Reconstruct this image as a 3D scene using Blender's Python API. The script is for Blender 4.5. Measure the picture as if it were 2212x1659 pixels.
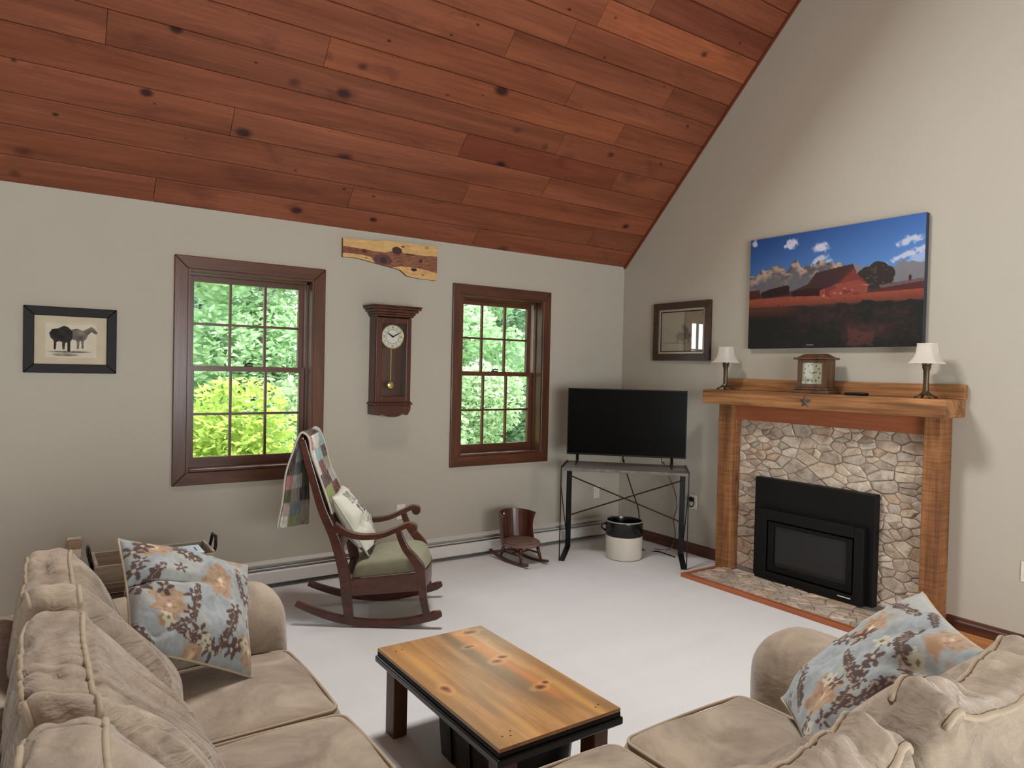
import bpy, bmesh, math, random
import numpy as np
from mathutils import Vector, Matrix
for o in list(bpy.data.objects): bpy.data.objects.remove(o, do_unlink=True)
SC = bpy.context.scene
COL = SC.collection
PI = math.pi

# ------------------------------------------------------------------ camera
cd = bpy.data.cameras.new('camera'); cam = bpy.data.objects.new('camera', cd); COL.objects.link(cam)
cd.sensor_width = 36.0; cd.lens = 1512.44 * 36.0 / 2212.0; cd.clip_start = 0.02
cam.matrix_world = Matrix(((0.82444806, -0.00789136, -0.56588261, 0.0),
                           (-0.56547918, 0.02875223, -0.82426125, 0.0),
                           (0.02277493, 0.99955542, 0.01924232, 1.5),
                           (0, 0, 0, 1)))
SC.camera = cam
# ------------------------------------------------------------------ world, sun, daylight, exposure
SC.view_settings.view_transform = 'Standard'; SC.view_settings.look = 'None'
SC.view_settings.gamma = 1.0; SC.view_settings.use_curve_mapping = False
SC.view_settings.exposure = 0.25
wd = bpy.data.worlds.new('overcast_sky'); SC.world = wd; wd.use_nodes = True
bg = wd.node_tree.nodes['Background']; bg.inputs[0].default_value = (0.86, 0.95, 1.0, 1); bg.inputs[1].default_value = 4.5
def lamp(name, kind, loc, power, color=(1, 1, 1), direction=None, size=None):
    l = bpy.data.lights.new(name, kind); l.energy = power; l.color = color
    o = bpy.data.objects.new(name, l); COL.objects.link(o); o.location = loc
    if direction is not None: o.rotation_euler = Vector(direction).to_track_quat('-Z', 'Y').to_euler()
    if size: l.shape = 'RECTANGLE'; l.size, l.size_y = size
    return o
sun = lamp('sun_offscreen', 'SUN', (0, 8, 12), 5.5, (1, 0.96, 0.86), (-0.28, 0.22, -0.93)); sun.data.angle = math.radians(3)
# daylight from above (the shadows on the gable wall and under the coffee table fall away from it) and from the glazed side of the room behind the camera
lamp('skylight_offscreen', 'AREA', (1.80, 4.85 - 2.46 / 2**.5 + 0.16, 2.487 + 2.46 / 2**.5 + 0.16), 170, (1, 0.99, 0.965), (0, -1, -1), (0.80, 1.08))
lamp('patio_door_offscreen', 'AREA', (0.6, -3.98, 1.25), 195, (1, 0.99, 0.97), (0, 1, 0), (3.6, 2.0))

# ------------------------------------------------------------------ helpers
def s2l(c):
    c = c / 255.0
    return c / 12.92 if c <= 0.04045 else ((c + 0.055) / 1.055) ** 2.4
def rgb(r, g, b): return (s2l(r), s2l(g), s2l(b), 1.0)
def rgbn(a):
    a = np.asarray(a, float) / 255.0
    return np.where(a <= 0.04045, a / 12.92, ((a + 0.055) / 1.055) ** 2.4)

class NT:
    def __init__(s, name):
        s.m = bpy.data.materials.new(name); s.m.use_nodes = True
        s.t = s.m.node_tree; s.b = s.t.nodes['Principled BSDF']; s.out = s.t.nodes['Material Output']
    def n(s, kind, **kw):
        nd = s.t.nodes.new(kind)
        for k, v in kw.items():
            if k.startswith('i_'): nd.inputs[k[2:].replace('_', ' ')].default_value = v
            elif k.startswith('x'): nd.inputs[int(k[1:])].default_value = v
            else: setattr(nd, k, v)
        return nd
    def l(s, a, b): s.t.links.new(a, b)
    def math(s, op, a, b=None, c=None):
        nd = s.n('ShaderNodeMath', operation=op)
        for i, v in enumerate((a, b, c)):
            if v is None: continue
            if isinstance(v, (int, float)): nd.inputs[i].default_value = v
            else: s.l(v, nd.inputs[i])
        return nd.outputs[0]
    def mix(s, f, a, b, mode='MIX'):
        nd = s.n('ShaderNodeMix', data_type='RGBA', blend_type=mode)
        for i, v in ((0, f), (6, a), (7, b)):
            if isinstance(v, (int, float, tuple)): nd.inputs[i].default_value = v
            else: s.l(v, nd.inputs[i])
        return nd.outputs[2]
    def ramp(s, f, stops):
        nd = s.n('ShaderNodeValToRGB'); e = nd.color_ramp.elements
        while len(e) < len(stops): e.new(0.5)
        for k, (p, c) in enumerate(stops): e[k].position = p; e[k].color = c if len(c) == 4 else (*c, 1)
        s.l(f, nd.inputs[0]); return nd.outputs[0]
    def coords(s, scale, rnd=False, kind='Object'):
        tc = s.n('ShaderNodeTexCoord'); src = tc.outputs[kind]
        if rnd:
            oi = s.n('ShaderNodeObjectInfo'); m = s.math('MULTIPLY', oi.outputs['Random'], 61.0)
            cx = s.n('ShaderNodeCombineXYZ'); 
            for i in range(3): s.l(m, cx.inputs[i])
            v = s.n('ShaderNodeVectorMath', operation='ADD'); s.l(src, v.inputs[0]); s.l(cx.outputs[0], v.inputs[1]); src = v.outputs[0]
        mp = s.n('ShaderNodeMapping'); mp.inputs['Scale'].default_value = scale
        s.l(src, mp.inputs[0]); return mp.outputs[0]
    def noise(s, vec, scale, detail=4, rough=0.55, dist=0.0):
        nd = s.n('ShaderNodeTexNoise'); nd.inputs['Scale'].default_value = scale; nd.inputs['Detail'].default_value = detail
        nd.inputs['Roughness'].default_value = rough; nd.inputs['Distortion'].default_value = dist
        s.l(vec, nd.inputs['Vector']); return nd.outputs['Fac']
    def bump(s, h, strength, dist=0.01):
        nd = s.n('ShaderNodeBump'); nd.inputs['Strength'].default_value = strength; nd.inputs['Distance'].default_value = dist
        s.l(h, nd.inputs['Height']); s.l(nd.outputs[0], s.b.inputs['Normal'])
    def base(s, c):
        if isinstance(c, tuple): s.b.inputs['Base Color'].default_value = c
        else: s.l(c, s.b.inputs['Base Color'])
    def set(s, **kw):
        for k, v in kw.items(): s.b.inputs[k.replace('_', ' ')].default_value = v
        return s

def plain(name, c, rough=0.5, metal=0.0, spec=0.5, noise=0.06, nscale=30):
    t = NT(name); f = t.noise(t.coords((1, 1, 1)), nscale, 3)
    lo = tuple(max(0, x * (1 - noise)) for x in c[:3]) + (1,); hi = tuple(min(1, x * (1 + noise)) for x in c[:3]) + (1,)
    t.base(t.mix(f, lo, hi)); t.set(Roughness=rough, Metallic=metal, Specular_IOR_Level=spec)
    return t.m

def wood(name, c1, c2, axis='X', rough=0.45, rnd=False, tint=False, knots=0.0, knotc=rgb(45, 22, 18), grain=9.0, fine=70.0, spec=0.4, kscale=(2.0, 5.0), coat=0.0, slope=False, con=0.35, saw=0.0):
    t = NT(name); i = 'XYZ'.index(axis)
    sc = [grain] * 3; sc[i] = grain * 0.09
    f = t.noise(t.coords(tuple(sc), rnd), 1.0, 6, 0.6, 0.9)
    sf = [fine] * 3; sf[i] = fine * 0.035
    f2 = t.noise(t.coords(tuple(sf), rnd), 1.0, 3, 0.6)
    col = t.ramp(f, [(0.32, c1), (0.68, c2)])
    col = t.mix(con, col, t.ramp(f2, [(0.3, (0.45, 0.45, 0.45, 1)), (0.7, (1.25, 1.25, 1.25, 1))]), 'MULTIPLY')
    if saw:
        sv = [4.0] * 3; sv[i] = 70.0
        col = t.mix(saw, col, t.ramp(t.noise(t.coords(tuple(sv), rnd), 1.0, 3, .6, .4), [(.38, (.45, .40, .36, 1)), (.56, (1.05, 1.05, 1.05, 1))]), 'MULTIPLY')
    if knots:
        sk = [kscale[1]] * 3; sk[i] = kscale[0]
        vo = t.n('ShaderNodeTexVoronoi', feature='F1'); vo.inputs['Scale'].default_value = 1.0
        if slope:
            c1_ = t.coords((1, 1, 1), rnd); r1 = t.n('ShaderNodeMapping'); r1.inputs['Rotation'].default_value = (PI / 4, 0, 0); t.l(c1_, r1.inputs[0])
            r2 = t.n('ShaderNodeMapping'); r2.inputs['Scale'].default_value = (kscale[0], kscale[1], 0.0); t.l(r1.outputs[0], r2.inputs[0]); cv = r2.outputs[0]
        else: cv = t.coords(tuple(sk), rnd)
        nz = t.noise(cv, 3.0, 2)
        t.l(cv, vo.inputs['Vector'])
        sp = t.n('ShaderNodeSeparateColor'); t.l(vo.outputs['Color'], sp.inputs[0])
        rad = t.math('MAXIMUM', t.math('MULTIPLY_ADD', sp.outputs[0], 0.25 * knots, -0.05 * knots), 0.004)
        d = t.math('ADD', vo.outputs['Distance'], t.math('MULTIPLY_ADD', nz, 0.10, -0.05))
        q = t.math('DIVIDE', d, rad)
        k = t.ramp(q, [(0.45, (1, 1, 1, 1)), (0.85, (0.25, 0.25, 0.25, 1)), (1.0, (0, 0, 0, 1))])
        col = t.mix(t.math('MULTIPLY', k, 0.92), col, knotc)
    if slope:
        sm_ = t.noise(t.coords((1.6, 4.5, 4.5), rnd), 1.5, 4, .6, .5)
        col = t.mix(t.math('MULTIPLY', t.ramp(sm_, [(.58, (0, 0, 0, 1)), (.74, (1, 1, 1, 1))]), .5), col, rgb(70, 34, 32))
        v2 = t.n('ShaderNodeTexVoronoi', feature='F1'); v2.inputs['Scale'].default_value = 2.3; t.l(cv, v2.inputs['Vector'])
        s2_ = t.n('ShaderNodeSeparateColor'); t.l(v2.outputs['Color'], s2_.inputs[0]); q2_ = t.math('DIVIDE', v2.outputs['Distance'], t.math('MAXIMUM', t.math('MULTIPLY_ADD', s2_.outputs[0], .5, -.33), .002))
        col = t.mix(t.math('MULTIPLY', t.ramp(q2_, [(.5, (1, 1, 1, 1)), (1, (0, 0, 0, 1))]), .85), col, knotc)
    if tint:
        oi = t.n('ShaderNodeObjectInfo'); col = t.mix(1.0, col, oi.outputs['Color'], 'MULTIPLY')
    t.base(col); t.set(Roughness=rough, Specular_IOR_Level=spec, Coat_Weight=coat, Coat_Roughness=0.2)
    t.bump(f2, 0.12, 0.004)
    return t.m

def attr_mat(name, rough=0.7, spec=0.3, bump=0.0, bscale=300, sheen=0.0):
    t = NT(name); a = t.n('ShaderNodeAttribute', attribute_name='Col'); t.base(a.outputs['Color'])
    t.set(Roughness=rough, Specular_IOR_Level=spec, Sheen_Weight=sheen)
    if bump: t.bump(t.noise(t.coords((1, 1, 1)), bscale, 2), bump, 0.003)
    return t.m

class MB:
    """collects shapes; build() links them as one mesh object"""
    def __init__(s): s.v = []; s.f = []
    def add(s, vs, fs):
        o = len(s.v); s.v += [tuple(map(float, p)) for p in vs]; s.f += [tuple(i + o for i in f) for f in fs]; return s
    def box(s, x0, x1, y0, y1, z0, z1):
        return s.add([(x0, y0, z0), (x1, y0, z0), (x1, y1, z0), (x0, y1, z0), (x0, y0, z1), (x1, y0, z1), (x1, y1, z1), (x0, y1, z1)],
                     [(0, 3, 2, 1), (4, 5, 6, 7), (0, 1, 5, 4), (1, 2, 6, 5), (2, 3, 7, 6), (3, 0, 4, 7)])
    def hexa(s, p):   # eight corners, bottom four then top four
        return s.add(p, [(0, 3, 2, 1), (4, 5, 6, 7), (0, 1, 5, 4), (1, 2, 6, 5), (2, 3, 7, 6), (3, 0, 4, 7)])
    def cbox(s, x0, x1, y0, y1, z0, z1, c=0.004):   # chamfered box
        bm = bmesh.new(); bmesh.ops.create_cube(bm, size=1.0)
        for v in bm.verts: v.co = Vector(((x0 + x1) / 2 + v.co.x * (x1 - x0), (y0 + y1) / 2 + v.co.y * (y1 - y0), (z0 + z1) / 2 + v.co.z * (z1 - z0)))
        c = min(c, 0.45 * min(x1 - x0, y1 - y0, z1 - z0))
        bmesh.ops.bevel(bm, geom=bm.edges[:], offset=c, segments=2, profile=0.5, affect='EDGES')
        bm.verts.index_update(); s.add([v.co for v in bm.verts], [[v.index for v in f.verts] for f in bm.faces]); bm.free(); return s
    def tube(s, pts, r, n=8, closed=False, cap=True):
        pts = [Vector(p) for p in pts]; m = len(pts); rs = r if isinstance(r, (list, tuple)) else [r] * m
        vs = []; prev = None
        for i, p in enumerate(pts):
            a = pts[i - 1] if (i > 0 or closed) else p; b = pts[(i + 1) % m] if (i < m - 1 or closed) else p
            t = (b - a).normalized()
            if prev is None:
                up = Vector((0, 0, 1)) if abs(t.z) < 0.9 else Vector((1, 0, 0)); x = t.cross(up).normalized()
            else: x = (prev - t * prev.dot(t)).normalized()
            prev = x; y = t.cross(x)
            vs += [p + (x * math.cos(2 * PI * k / n) + y * math.sin(2 * PI * k / n)) * rs[i] for k in range(n)]
        fs = []
        for i in range(m if closed else m - 1):
            j = (i + 1) % m
            fs += [(i * n + k, i * n + (k + 1) % n, j * n + (k + 1) % n, j * n + k) for k in range(n)]
        if cap and not closed: fs += [tuple(range(n - 1, -1, -1)), tuple((m - 1) * n + k for k in range(n))]
        return s.add(vs, fs)
    def lathe(s, prof, c, n=24, cap=True, axis='Z'):   # prof: (r, h)
        vs = []
        for r, h in prof:
            for k in range(n):
                a = 2 * PI * k / n; p = (r * math.cos(a), r * math.sin(a), h)
                if axis == 'Y': p = (p[0], h, p[1])
                if axis == 'X': p = (h, p[0], p[1])
                vs.append((c[0] + p[0], c[1] + p[1], c[2] + p[2]))
        m = len(prof)
        fs = [(i * n + k, i * n + (k + 1) % n, (i + 1) * n + (k + 1) % n, (i + 1) * n + k) for i in range(m - 1) for k in range(n)]
        if cap: fs += [tuple(range(n - 1, -1, -1)), tuple((m - 1) * n + k for k in range(n))]
        return s.add(vs, fs)
    def prism(s, poly, fn0, fn1):   # 2D outline placed by two functions (front and back)
        n = len(poly); vs = [fn0(*p) for p in poly] + [fn1(*p) for p in poly]
        return s.add(vs, [tuple(range(n)), tuple(range(2 * n - 1, n - 1, -1))] + [(i, i + n, (i + 1) % n + n, (i + 1) % n) for i in range(n)])
    def ribbon(s, pts, widths, off, place):   # rectangular section swept in a side plane; off=(lat0,lat1); place(a,b,lat)
        m = len(pts); rows = []
        for i in range(m):
            a = pts[max(i - 1, 0)]; b = pts[min(i + 1, m - 1)]
            tx, tz = b[0] - a[0], b[1] - a[1]; L = math.hypot(tx, tz); nx, nz = -tz / L, tx / L
            w = widths[i] / 2
            rows.append(((pts[i][0] + nx * w, pts[i][1] + nz * w), (pts[i][0] - nx * w, pts[i][1] - nz * w)))
        vs = []
        for (p, q) in rows: vs += [place(*p, off[0]), place(*q, off[0]), place(*q, off[1]), place(*p, off[1])]
        fs = [(i * 4 + k, i * 4 + (k + 1) % 4, i * 4 + 4 + (k + 1) % 4, i * 4 + 4 + k) for i in range(m - 1) for k in range(4)]
        fs += [(3, 2, 1, 0), tuple((m - 1) * 4 + k for k in range(4))]
        return s.add(vs, fs)
    def grid(s, P):   # P[i][j] points
        P = np.asarray(P, float); a, b = P.shape[:2]
        o = len(s.v); s.v += [tuple(p) for p in P.reshape(-1, 3)]
        s.f += [(o + i * b + j, o + i * b + j + 1, o + (i + 1) * b + j + 1, o + (i + 1) * b + j) for i in range(a - 1) for j in range(b - 1)]
        return s
    def build(s, name, mat, parent=None, smooth=False, bevel=0.0, cols=None, fix=True, autosmooth=None):
        me = bpy.data.meshes.new(name)
        off = Vector(parent_origin(parent)) if parent else Vector((0, 0, 0))
        me.from_pydata([(x - off.x, y - off.y, z - off.z) for x, y, z in s.v], [], s.f)
        if fix or bevel:
            bm = bmesh.new(); bm.from_mesh(me)
            if fix: bmesh.ops.recalc_face_normals(bm, faces=bm.faces[:])
            if bevel:
                es = [e for e in bm.edges if len(e.link_faces) == 2 and e.calc_face_angle(0) > 0.5]
                bmesh.ops.bevel(bm, geom=es, offset=bevel, segments=2, profile=0.5, affect='EDGES', clamp_overlap=True)
            bm.to_mesh(me); bm.free()
        if cols is not None:
            ca = me.color_attributes.new('Col', 'FLOAT_COLOR', 'POINT')
            c = np.ones((len(me.vertices), 4)); c[:, :3] = np.asarray(cols).reshape(-1, 3); ca.data.foreach_set('color', c.ravel())
        me.materials.append(mat)
        if smooth: me.polygons.foreach_set('use_smooth', [True] * len(me.polygons))
        o = bpy.data.objects.new(name, me); COL.objects.link(o)
        if autosmooth and smooth:
            me.set_sharp_from_angle(angle=autosmooth)
        if parent: o.parent = parent
        return o
ORI = {}
def parent_origin(p): return ORI.get(p.name, (0, 0, 0))
def thing(name, label, cat, loc, group=None):
    o = bpy.data.objects.new(name, None); COL.objects.link(o); o.location = loc; o.empty_display_size = 0.1
    o['label'] = label; o['category'] = cat; ORI[o.name] = tuple(loc)
    if group: o['group'] = group
    return o
def part(name, mb, mat, parent, **kw):
    o = mb.build(name, mat, parent, **kw); ORI[o.name] = parent_origin(parent); return o
def solo(name, mb, mat, label, cat, group=None, loc=None, **kw):
    o = mb.build(name, mat, None, **kw); o['label'] = label; o['category'] = cat
    if group: o['group'] = group
    return o
def struct(name, mb, mat, label=None, **kw):
    o = mb.build(name, mat, None, **kw); o['kind'] = 'structure'; ORI[o.name] = (0, 0, 0)
    if label: o['label'] = label
    return o
def seg(p, n): return np.linspace(p[0], p[1], n)
def smoothnoise(shape, cells, rng):
    """smooth value noise on a grid of the given shape"""
    a, b = shape; ca, cb = cells; g = rng.normal(size=(ca + 3, cb + 3))
    u = np.linspace(0, ca, a); v = np.linspace(0, cb, b); iu = u.astype(int); iv = v.astype(int)
    fu = (u - iu)[:, None]; fv = (v - iv)[None, :]; fu = fu * fu * (3 - 2 * fu); fv = fv * fv * (3 - 2 * fv)
    return (g[np.ix_(iu, iv)] * (1 - fu) * (1 - fv) + g[np.ix_(iu + 1, iv)] * fu * (1 - fv) + g[np.ix_(iu, iv + 1)] * (1 - fu) * fv + g[np.ix_(iu + 1, iv + 1)] * fu * fv)

# ------------------------------------------------------------------ materials
def wall_paint(name, c):
    t = NT(name); v = t.coords((1, 1, 1)); f = t.noise(v, 2.2, 3); g = t.noise(v, 240, 2)
    t.base(t.mix(f, tuple(x * 0.97 for x in c[:3]) + (1,), tuple(min(1, x * 1.03) for x in c[:3]) + (1,)))
    t.set(Roughness=0.75, Specular_IOR_Level=0.25); t.bump(g, 0.05, 0.002); return t.m
M_wallA = wall_paint('wall_paint', rgb(182, 178, 165))
M_wallB = M_wallA
def carpet():
    t = NT('carpet_pile'); v = t.coords((1, 1, 1)); f = t.noise(v, 420, 3, 0.7); g = t.noise(t.coords((2.2, 0.5, 1)), 1.6, 3, 0.5, 0.6)
    st_ = t.noise(t.coords((.35, 3.2, 1)), 1.3, 2, .5, .4)
    t.base(t.mix(t.math('ADD', t.math('MULTIPLY', f, 0.4), t.math('ADD', t.math('MULTIPLY', g, 0.3), t.math('MULTIPLY', st_, 0.3))), rgb(206, 207, 205), rgb(244, 246, 247)))
    t.set(Roughness=0.95, Specular_IOR_Level=0.1, Sheen_Weight=0.2); t.bump(f, 0.5, 0.006); return t.m
M_carpet = carpet()
M_plank = wood('stained_pine_plank', rgb(112, 62, 42), rgb(146, 86, 60), 'X', 0.42, rnd=True, tint=True, knots=1.35, knotc=rgb(44, 20, 20), grain=6, spec=0.3, kscale=(3.3, 5.0), slope=True)
M_back = plain('plank_backing', rgb(112, 62, 42), 0.8)
M_casing = wood('window_oak_dark_v', rgb(70, 40, 25), rgb(102, 60, 38), 'Z', 0.35, grain=16, spec=0.45, coat=0.15)
M_casingH = wood('window_oak_dark_h', rgb(70, 40, 25), rgb(102, 60, 38), 'X', 0.35, grain=16, spec=0.45, coat=0.15)
M_base = wood('baseboard_wood', rgb(66, 38, 27), rgb(96, 56, 40), 'Y', 0.4, grain=16)
M_liner = plain('vinyl_jamb_liner', rgb(205, 196, 186), 0.5)
def glass(name, rough=0.0):
    t = NT(name); g = t.n('ShaderNodeBsdfGlossy'); g.inputs['Roughness'].default_value = 0.02
    tr = t.n('ShaderNodeBsdfTransparent'); lw = t.n('ShaderNodeLayerWeight'); lw.inputs['Blend'].default_value = 0.12
    mx = t.n('ShaderNodeMixShader'); t.l(t.math('MULTIPLY_ADD', lw.outputs['Fresnel'], 0.8, max(0.02, rough)), mx.inputs[0]); t.l(tr.outputs[0], mx.inputs[1]); t.l(g.outputs[0], mx.inputs[2])
    t.l(mx.outputs[0], t.out.inputs[0]); return t.m
M_glass = glass('clear_glass'); M_glaze = glass('picture_glazing', 0.16)
M_white = plain('heater_enamel', rgb(214, 213, 208), 0.4)
M_black = plain('matte_black', rgb(9, 9, 10), 0.55, spec=0.3)
M_blackm = plain('black_metal', rgb(22, 22, 24), 0.42, 0.6)
M_mantel = wood('rough_sawn_pine', rgb(112, 72, 42), rgb(184, 132, 84), 'Y', 0.6, con=0.75, knots=0.7, grain=10, knotc=rgb(66, 34, 18), kscale=(1.5, 5))
M_mantelV = wood('rough_sawn_pine_post', rgb(112, 72, 42), rgb(176, 122, 76), 'Z', 0.6, con=0.6, saw=0.5, knots=0.7, grain=10, knotc=rgb(66, 34, 18), kscale=(1.6, 6))
M_header = wood('stained_header_board', rgb(96, 44, 22), rgb(126, 62, 32), 'Y', 0.5, grain=8)
M_hearthtrim = wood('hearth_trim_wood', rgb(150, 84, 52), rgb(172, 102, 66), 'Y', 0.5, grain=8)
def stone_mat():
    t = NT('stone_veneer'); v = t.coords((1, 1, 1), True); f = t.noise(v, 14, 6, 0.65, 0.6); g = t.noise(v, 60, 4, 0.6)
    oi = t.n('ShaderNodeObjectInfo')
    c = t.ramp(f, [(0.28, rgb(150, 132, 116)), (0.5, rgb(190, 177, 160)), (0.72, rgb(212, 203, 190))])
    c = t.mix(0.4, c, t.ramp(g, [(0.3, (0.6, 0.57, 0.53, 1)), (0.7, (1.1, 1.1, 1.1, 1))]), 'MULTIPLY')
    t.base(t.mix(1.0, c, oi.outputs['Color'], 'MULTIPLY')); t.set(Roughness=0.8, Specular_IOR_Level=0.25)
    t.bump(t.math('ADD', f, t.math('MULTIPLY', g, 0.4)), 0.5, 0.01); return t.m
M_stone = stone_mat()
M_mortar = plain('stone_joint', rgb(134, 120, 106), 0.9, noise=0.25, nscale=60)
def suede(name, wr):
    t = NT(name); v = t.coords((1, 1, 1)); f = t.noise(v, 5.0, 5, 0.62, 0.8); g = t.noise(v, 300, 2)
    w = t.noise(t.coords((10, 10, 24)), 1.0, 3, 0.55, 1.2)
    t.base(t.mix(t.ramp(f, [(0.32, (0, 0, 0, 1)), (0.66, (1, 1, 1, 1))]), rgb(122, 110, 95), rgb(170, 156, 137)))
    t.set(Roughness=0.9, Specular_IOR_Level=0.15, Sheen_Weight=0.3, Sheen_Roughness=0.5)
    t.bump(t.math('ADD', t.math('MULTIPLY', w, wr), t.math('MULTIPLY', g, 0.05)), 0.4, 0.04); return t.m
M_suede = suede('tan_suede', 1.0); M_suedeflat = suede('tan_suede_smooth', 0.18)
M_piping = plain('suede_piping', rgb(164, 149, 128), 0.85)
M_rock = wood('mahogany_rocker', rgb(62, 28, 18), rgb(98, 50, 30), 'X', 0.3, grain=14, spec=0.5, coat=0.3)
M_cherry = wood('dark_cherry_clock', rgb(60, 28, 18), rgb(88, 44, 27), 'Z', 0.32, grain=16, coat=0.2)
M_doll = wood('stained_doll_chair', rgb(52, 25, 16), rgb(92, 48, 28), 'Z', 0.3, grain=22, coat=0.4)
M_dollseat = wood('worn_seat_wood', rgb(98, 76, 66), rgb(136, 110, 98), 'X', 0.45, grain=20)
M_table = wood('coffee_table_pine', rgb(138, 102, 62), rgb(200, 152, 96), 'Y', 0.32, knots=0.9, knotc=rgb(112, 50, 24), grain=6.5, spec=0.5, coat=0.25, kscale=(1.7, 4.2))
M_tleg = wood('table_leg_stain', rgb(68, 40, 24), rgb(104, 66, 40), 'Z', 0.45, grain=14)
M_gloss = plain('gloss_black_plastic', rgb(12, 12, 13), 0.28)
M_tvsc = plain('tv_screen', rgb(3, 3, 4), 0.25, spec=0.12)
M_standtop = wood('grey_stand_top', rgb(92, 88, 84), rgb(128, 122, 116), 'X', 0.5, grain=14)
M_crockw = plain('cream_stoneware', rgb(206, 200, 188), 0.32, noise=0.06, nscale=9)
M_crockb = plain('black_glaze', rgb(16, 16, 18), 0.2)
M_shade = plain('lamp_shade_fabric', rgb(236, 232, 224), 0.85)
t_ = NT('lamp_shade_linen'); t_.base(rgb(240, 237, 230)); t_.set(Roughness=0.9)
tl = t_.n('ShaderNodeBsdfTranslucent'); tl.inputs[0].default_value = rgb(240, 234, 222); mx = t_.n('ShaderNodeMixShader'); mx.inputs[0].default_value = 0.4
t_.l(t_.b.outputs[0], mx.inputs[1]); t_.l(tl.outputs[0], mx.inputs[2]); t_.l(mx.outputs[0], t_.out.inputs[0]); M_shade = t_.m
M_brass = plain('antique_bronze', rgb(92, 76, 58), 0.4, 0.7)
M_pewter = plain('pewter_star', rgb(104, 92, 88), 0.45, 0.7)
M_mclock = wood('mantel_clock_oak', rgb(72, 48, 28), rgb(108, 76, 46), 'Z', 0.35, grain=18, coat=0.2)
M_gold = plain('pendulum_brass', rgb(190, 165, 96), 0.25, 0.9)
M_dial = plain('clock_dial_paper', rgb(206, 210, 200), 0.4)
M_frameblk = wood('black_frame_wood', rgb(14, 10, 9), rgb(22, 16, 14), 'X', 0.5, grain=20, spec=0.2)
M_framebrn = wood('walnut_frame', rgb(54, 36, 26), rgb(80, 55, 40), 'Y', 0.4, grain=20)
M_silver = plain('champagne_fillet', rgb(176, 166, 148), 0.4, 0.5)
M_print = attr_mat('printed_canvas', 0.62, 0.3)
M_cloth = attr_mat('printed_cloth', 0.9, 0.15, 0.35, 420, 0.15)
M_paper = attr_mat('drawing_paper', 0.8, 0.2)
M_slab = attr_mat('cedar_slab', 0.5, 0.35)
M_cushion = plain('sage_upholstery', rgb(150, 150, 126), 0.9, noise=0.18, nscale=26)
M_traywood = wood('greywashed_tray', rgb(112, 100, 86), rgb(178, 166, 148), 'X', 0.7, grain=16)
M_endwood = wood('rustic_end_table', rgb(56, 42, 32), rgb(98, 76, 58), 'X', 0.6, grain=14)
M_plastic = plain('ivory_plastic', rgb(226, 222, 206), 0.4)
M_tan = plain('tan_plastic', rgb(166, 140, 112), 0.5)
M_floorw = wood('oak_floorboard', rgb(160, 104, 58), rgb(196, 136, 80), 'Y', 0.35, rnd=True, tint=True, grain=9)
M_cream = plain('cream_book', rgb(228, 222, 208), 0.6)

# ------------------------------------------------------------------ room shell
XW, YW, EH = 4.58, 4.85, 2.487
X0, Y0 = -3.6, -4.0
RY = (YW + Y0) / 2; RZ = EH + (YW - RY)
WIN = [(0.815, 1.625), (2.82, 3.63)]; WZ0, WZ1 = 0.80, 2.10
def ceil_z(y): return EH + (YW - y)

floor = struct('floor', MB().box(X0 - .2, XW + .2, Y0 - .2, YW + .2, -0.12, 0.0), M_carpet, 'off-white cut pile carpet')
w = MB(); xs = [X0 - .2, WIN[0][0], WIN[0][1], WIN[1][0], WIN[1][1], XW]
for a, b in ((0, 1), (2, 3), (4, 5)): w.box(xs[a], xs[b], YW, YW + .19, 0, EH + .04)
for a, b in WIN: w.box(a, b, YW, YW + .19, 0, WZ0); w.box(a, b, YW, YW + .19, WZ1, EH + .04)
struct('wall_window', w, M_wallA, 'sage grey painted eave wall with two windows')
pent = [(Y0 - .2, 0), (YW + .19, 0), (YW + .19, EH - .19), (RY, RZ), (Y0 - .2, EH - .2)]
struct('wall_gable', MB().prism(pent, lambda y, z: (XW, y, z), lambda y, z: (XW + .2, y, z)), M_wallB, 'taupe grey gable wall behind the fireplace')
w = MB().prism(pent, lambda y, z: (X0 - .2, y, z), lambda y, z: (X0, y, z))
struct('wall_left', w, M_wallB)
w = MB().box(X0 - .2, -1.2, Y0 - .2, Y0, 0, EH).box(2.4, XW + .2, Y0 - .2, Y0, 0, EH).box(-1.2, 2.4, Y0 - .2, Y0, 2.25, EH).box(-1.2, 2.4, Y0 - .2, Y0, 0, .25)
struct('wall_back', w, M_wallB)
# sloped ceilings: (x, s) on the slope, h = depth behind the board faces
R2 = 2 ** .5
def sl(x, s, h=0.0): return (x, YW - s / R2 + h / R2, EH + s / R2 + h / R2)
SMAX = (YW - RY) * R2
SKY = (1.38, 2.22, 1.90, 3.02)
def slopebox(mb, x0, x1, s0, s1, h0, h1):
    return mb.hexa([sl(x0, s0, h0), sl(x1, s0, h0), sl(x1, s1, h0), sl(x0, s1, h0), sl(x0, s0, h1), sl(x1, s0, h1), sl(x1, s1, h1), sl(x0, s1, h1)])
w = MB()
for a in ((X0 - .2, SKY[0], -.27, SMAX), (SKY[1], XW + .2, -.27, SMAX), (SKY[0], SKY[1], -.27, SKY[2]), (SKY[0], SKY[1], SKY[3], SMAX)): slopebox(w, *a, 0.02, 0.24)
ceiling = struct('ceiling', w, M_back, 'sloped ceiling of knotty stained pine boards')
w = MB().hexa([(X0 - .2, Y0 - .2, EH - .2), (XW + .2, Y0 - .2, EH - .2), (XW + .2, RY, RZ), (X0 - .2, RY, RZ), (X0 - .2, Y0 - .2, EH), (XW + .2, Y0 - .2, EH), (XW + .2, RY, RZ + .2), (X0 - .2, RY, RZ + .2)])
struct('ceiling_rear', w, M_plank).color = (1, 1, 1, 1)
rng = random.Random(7)
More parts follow.
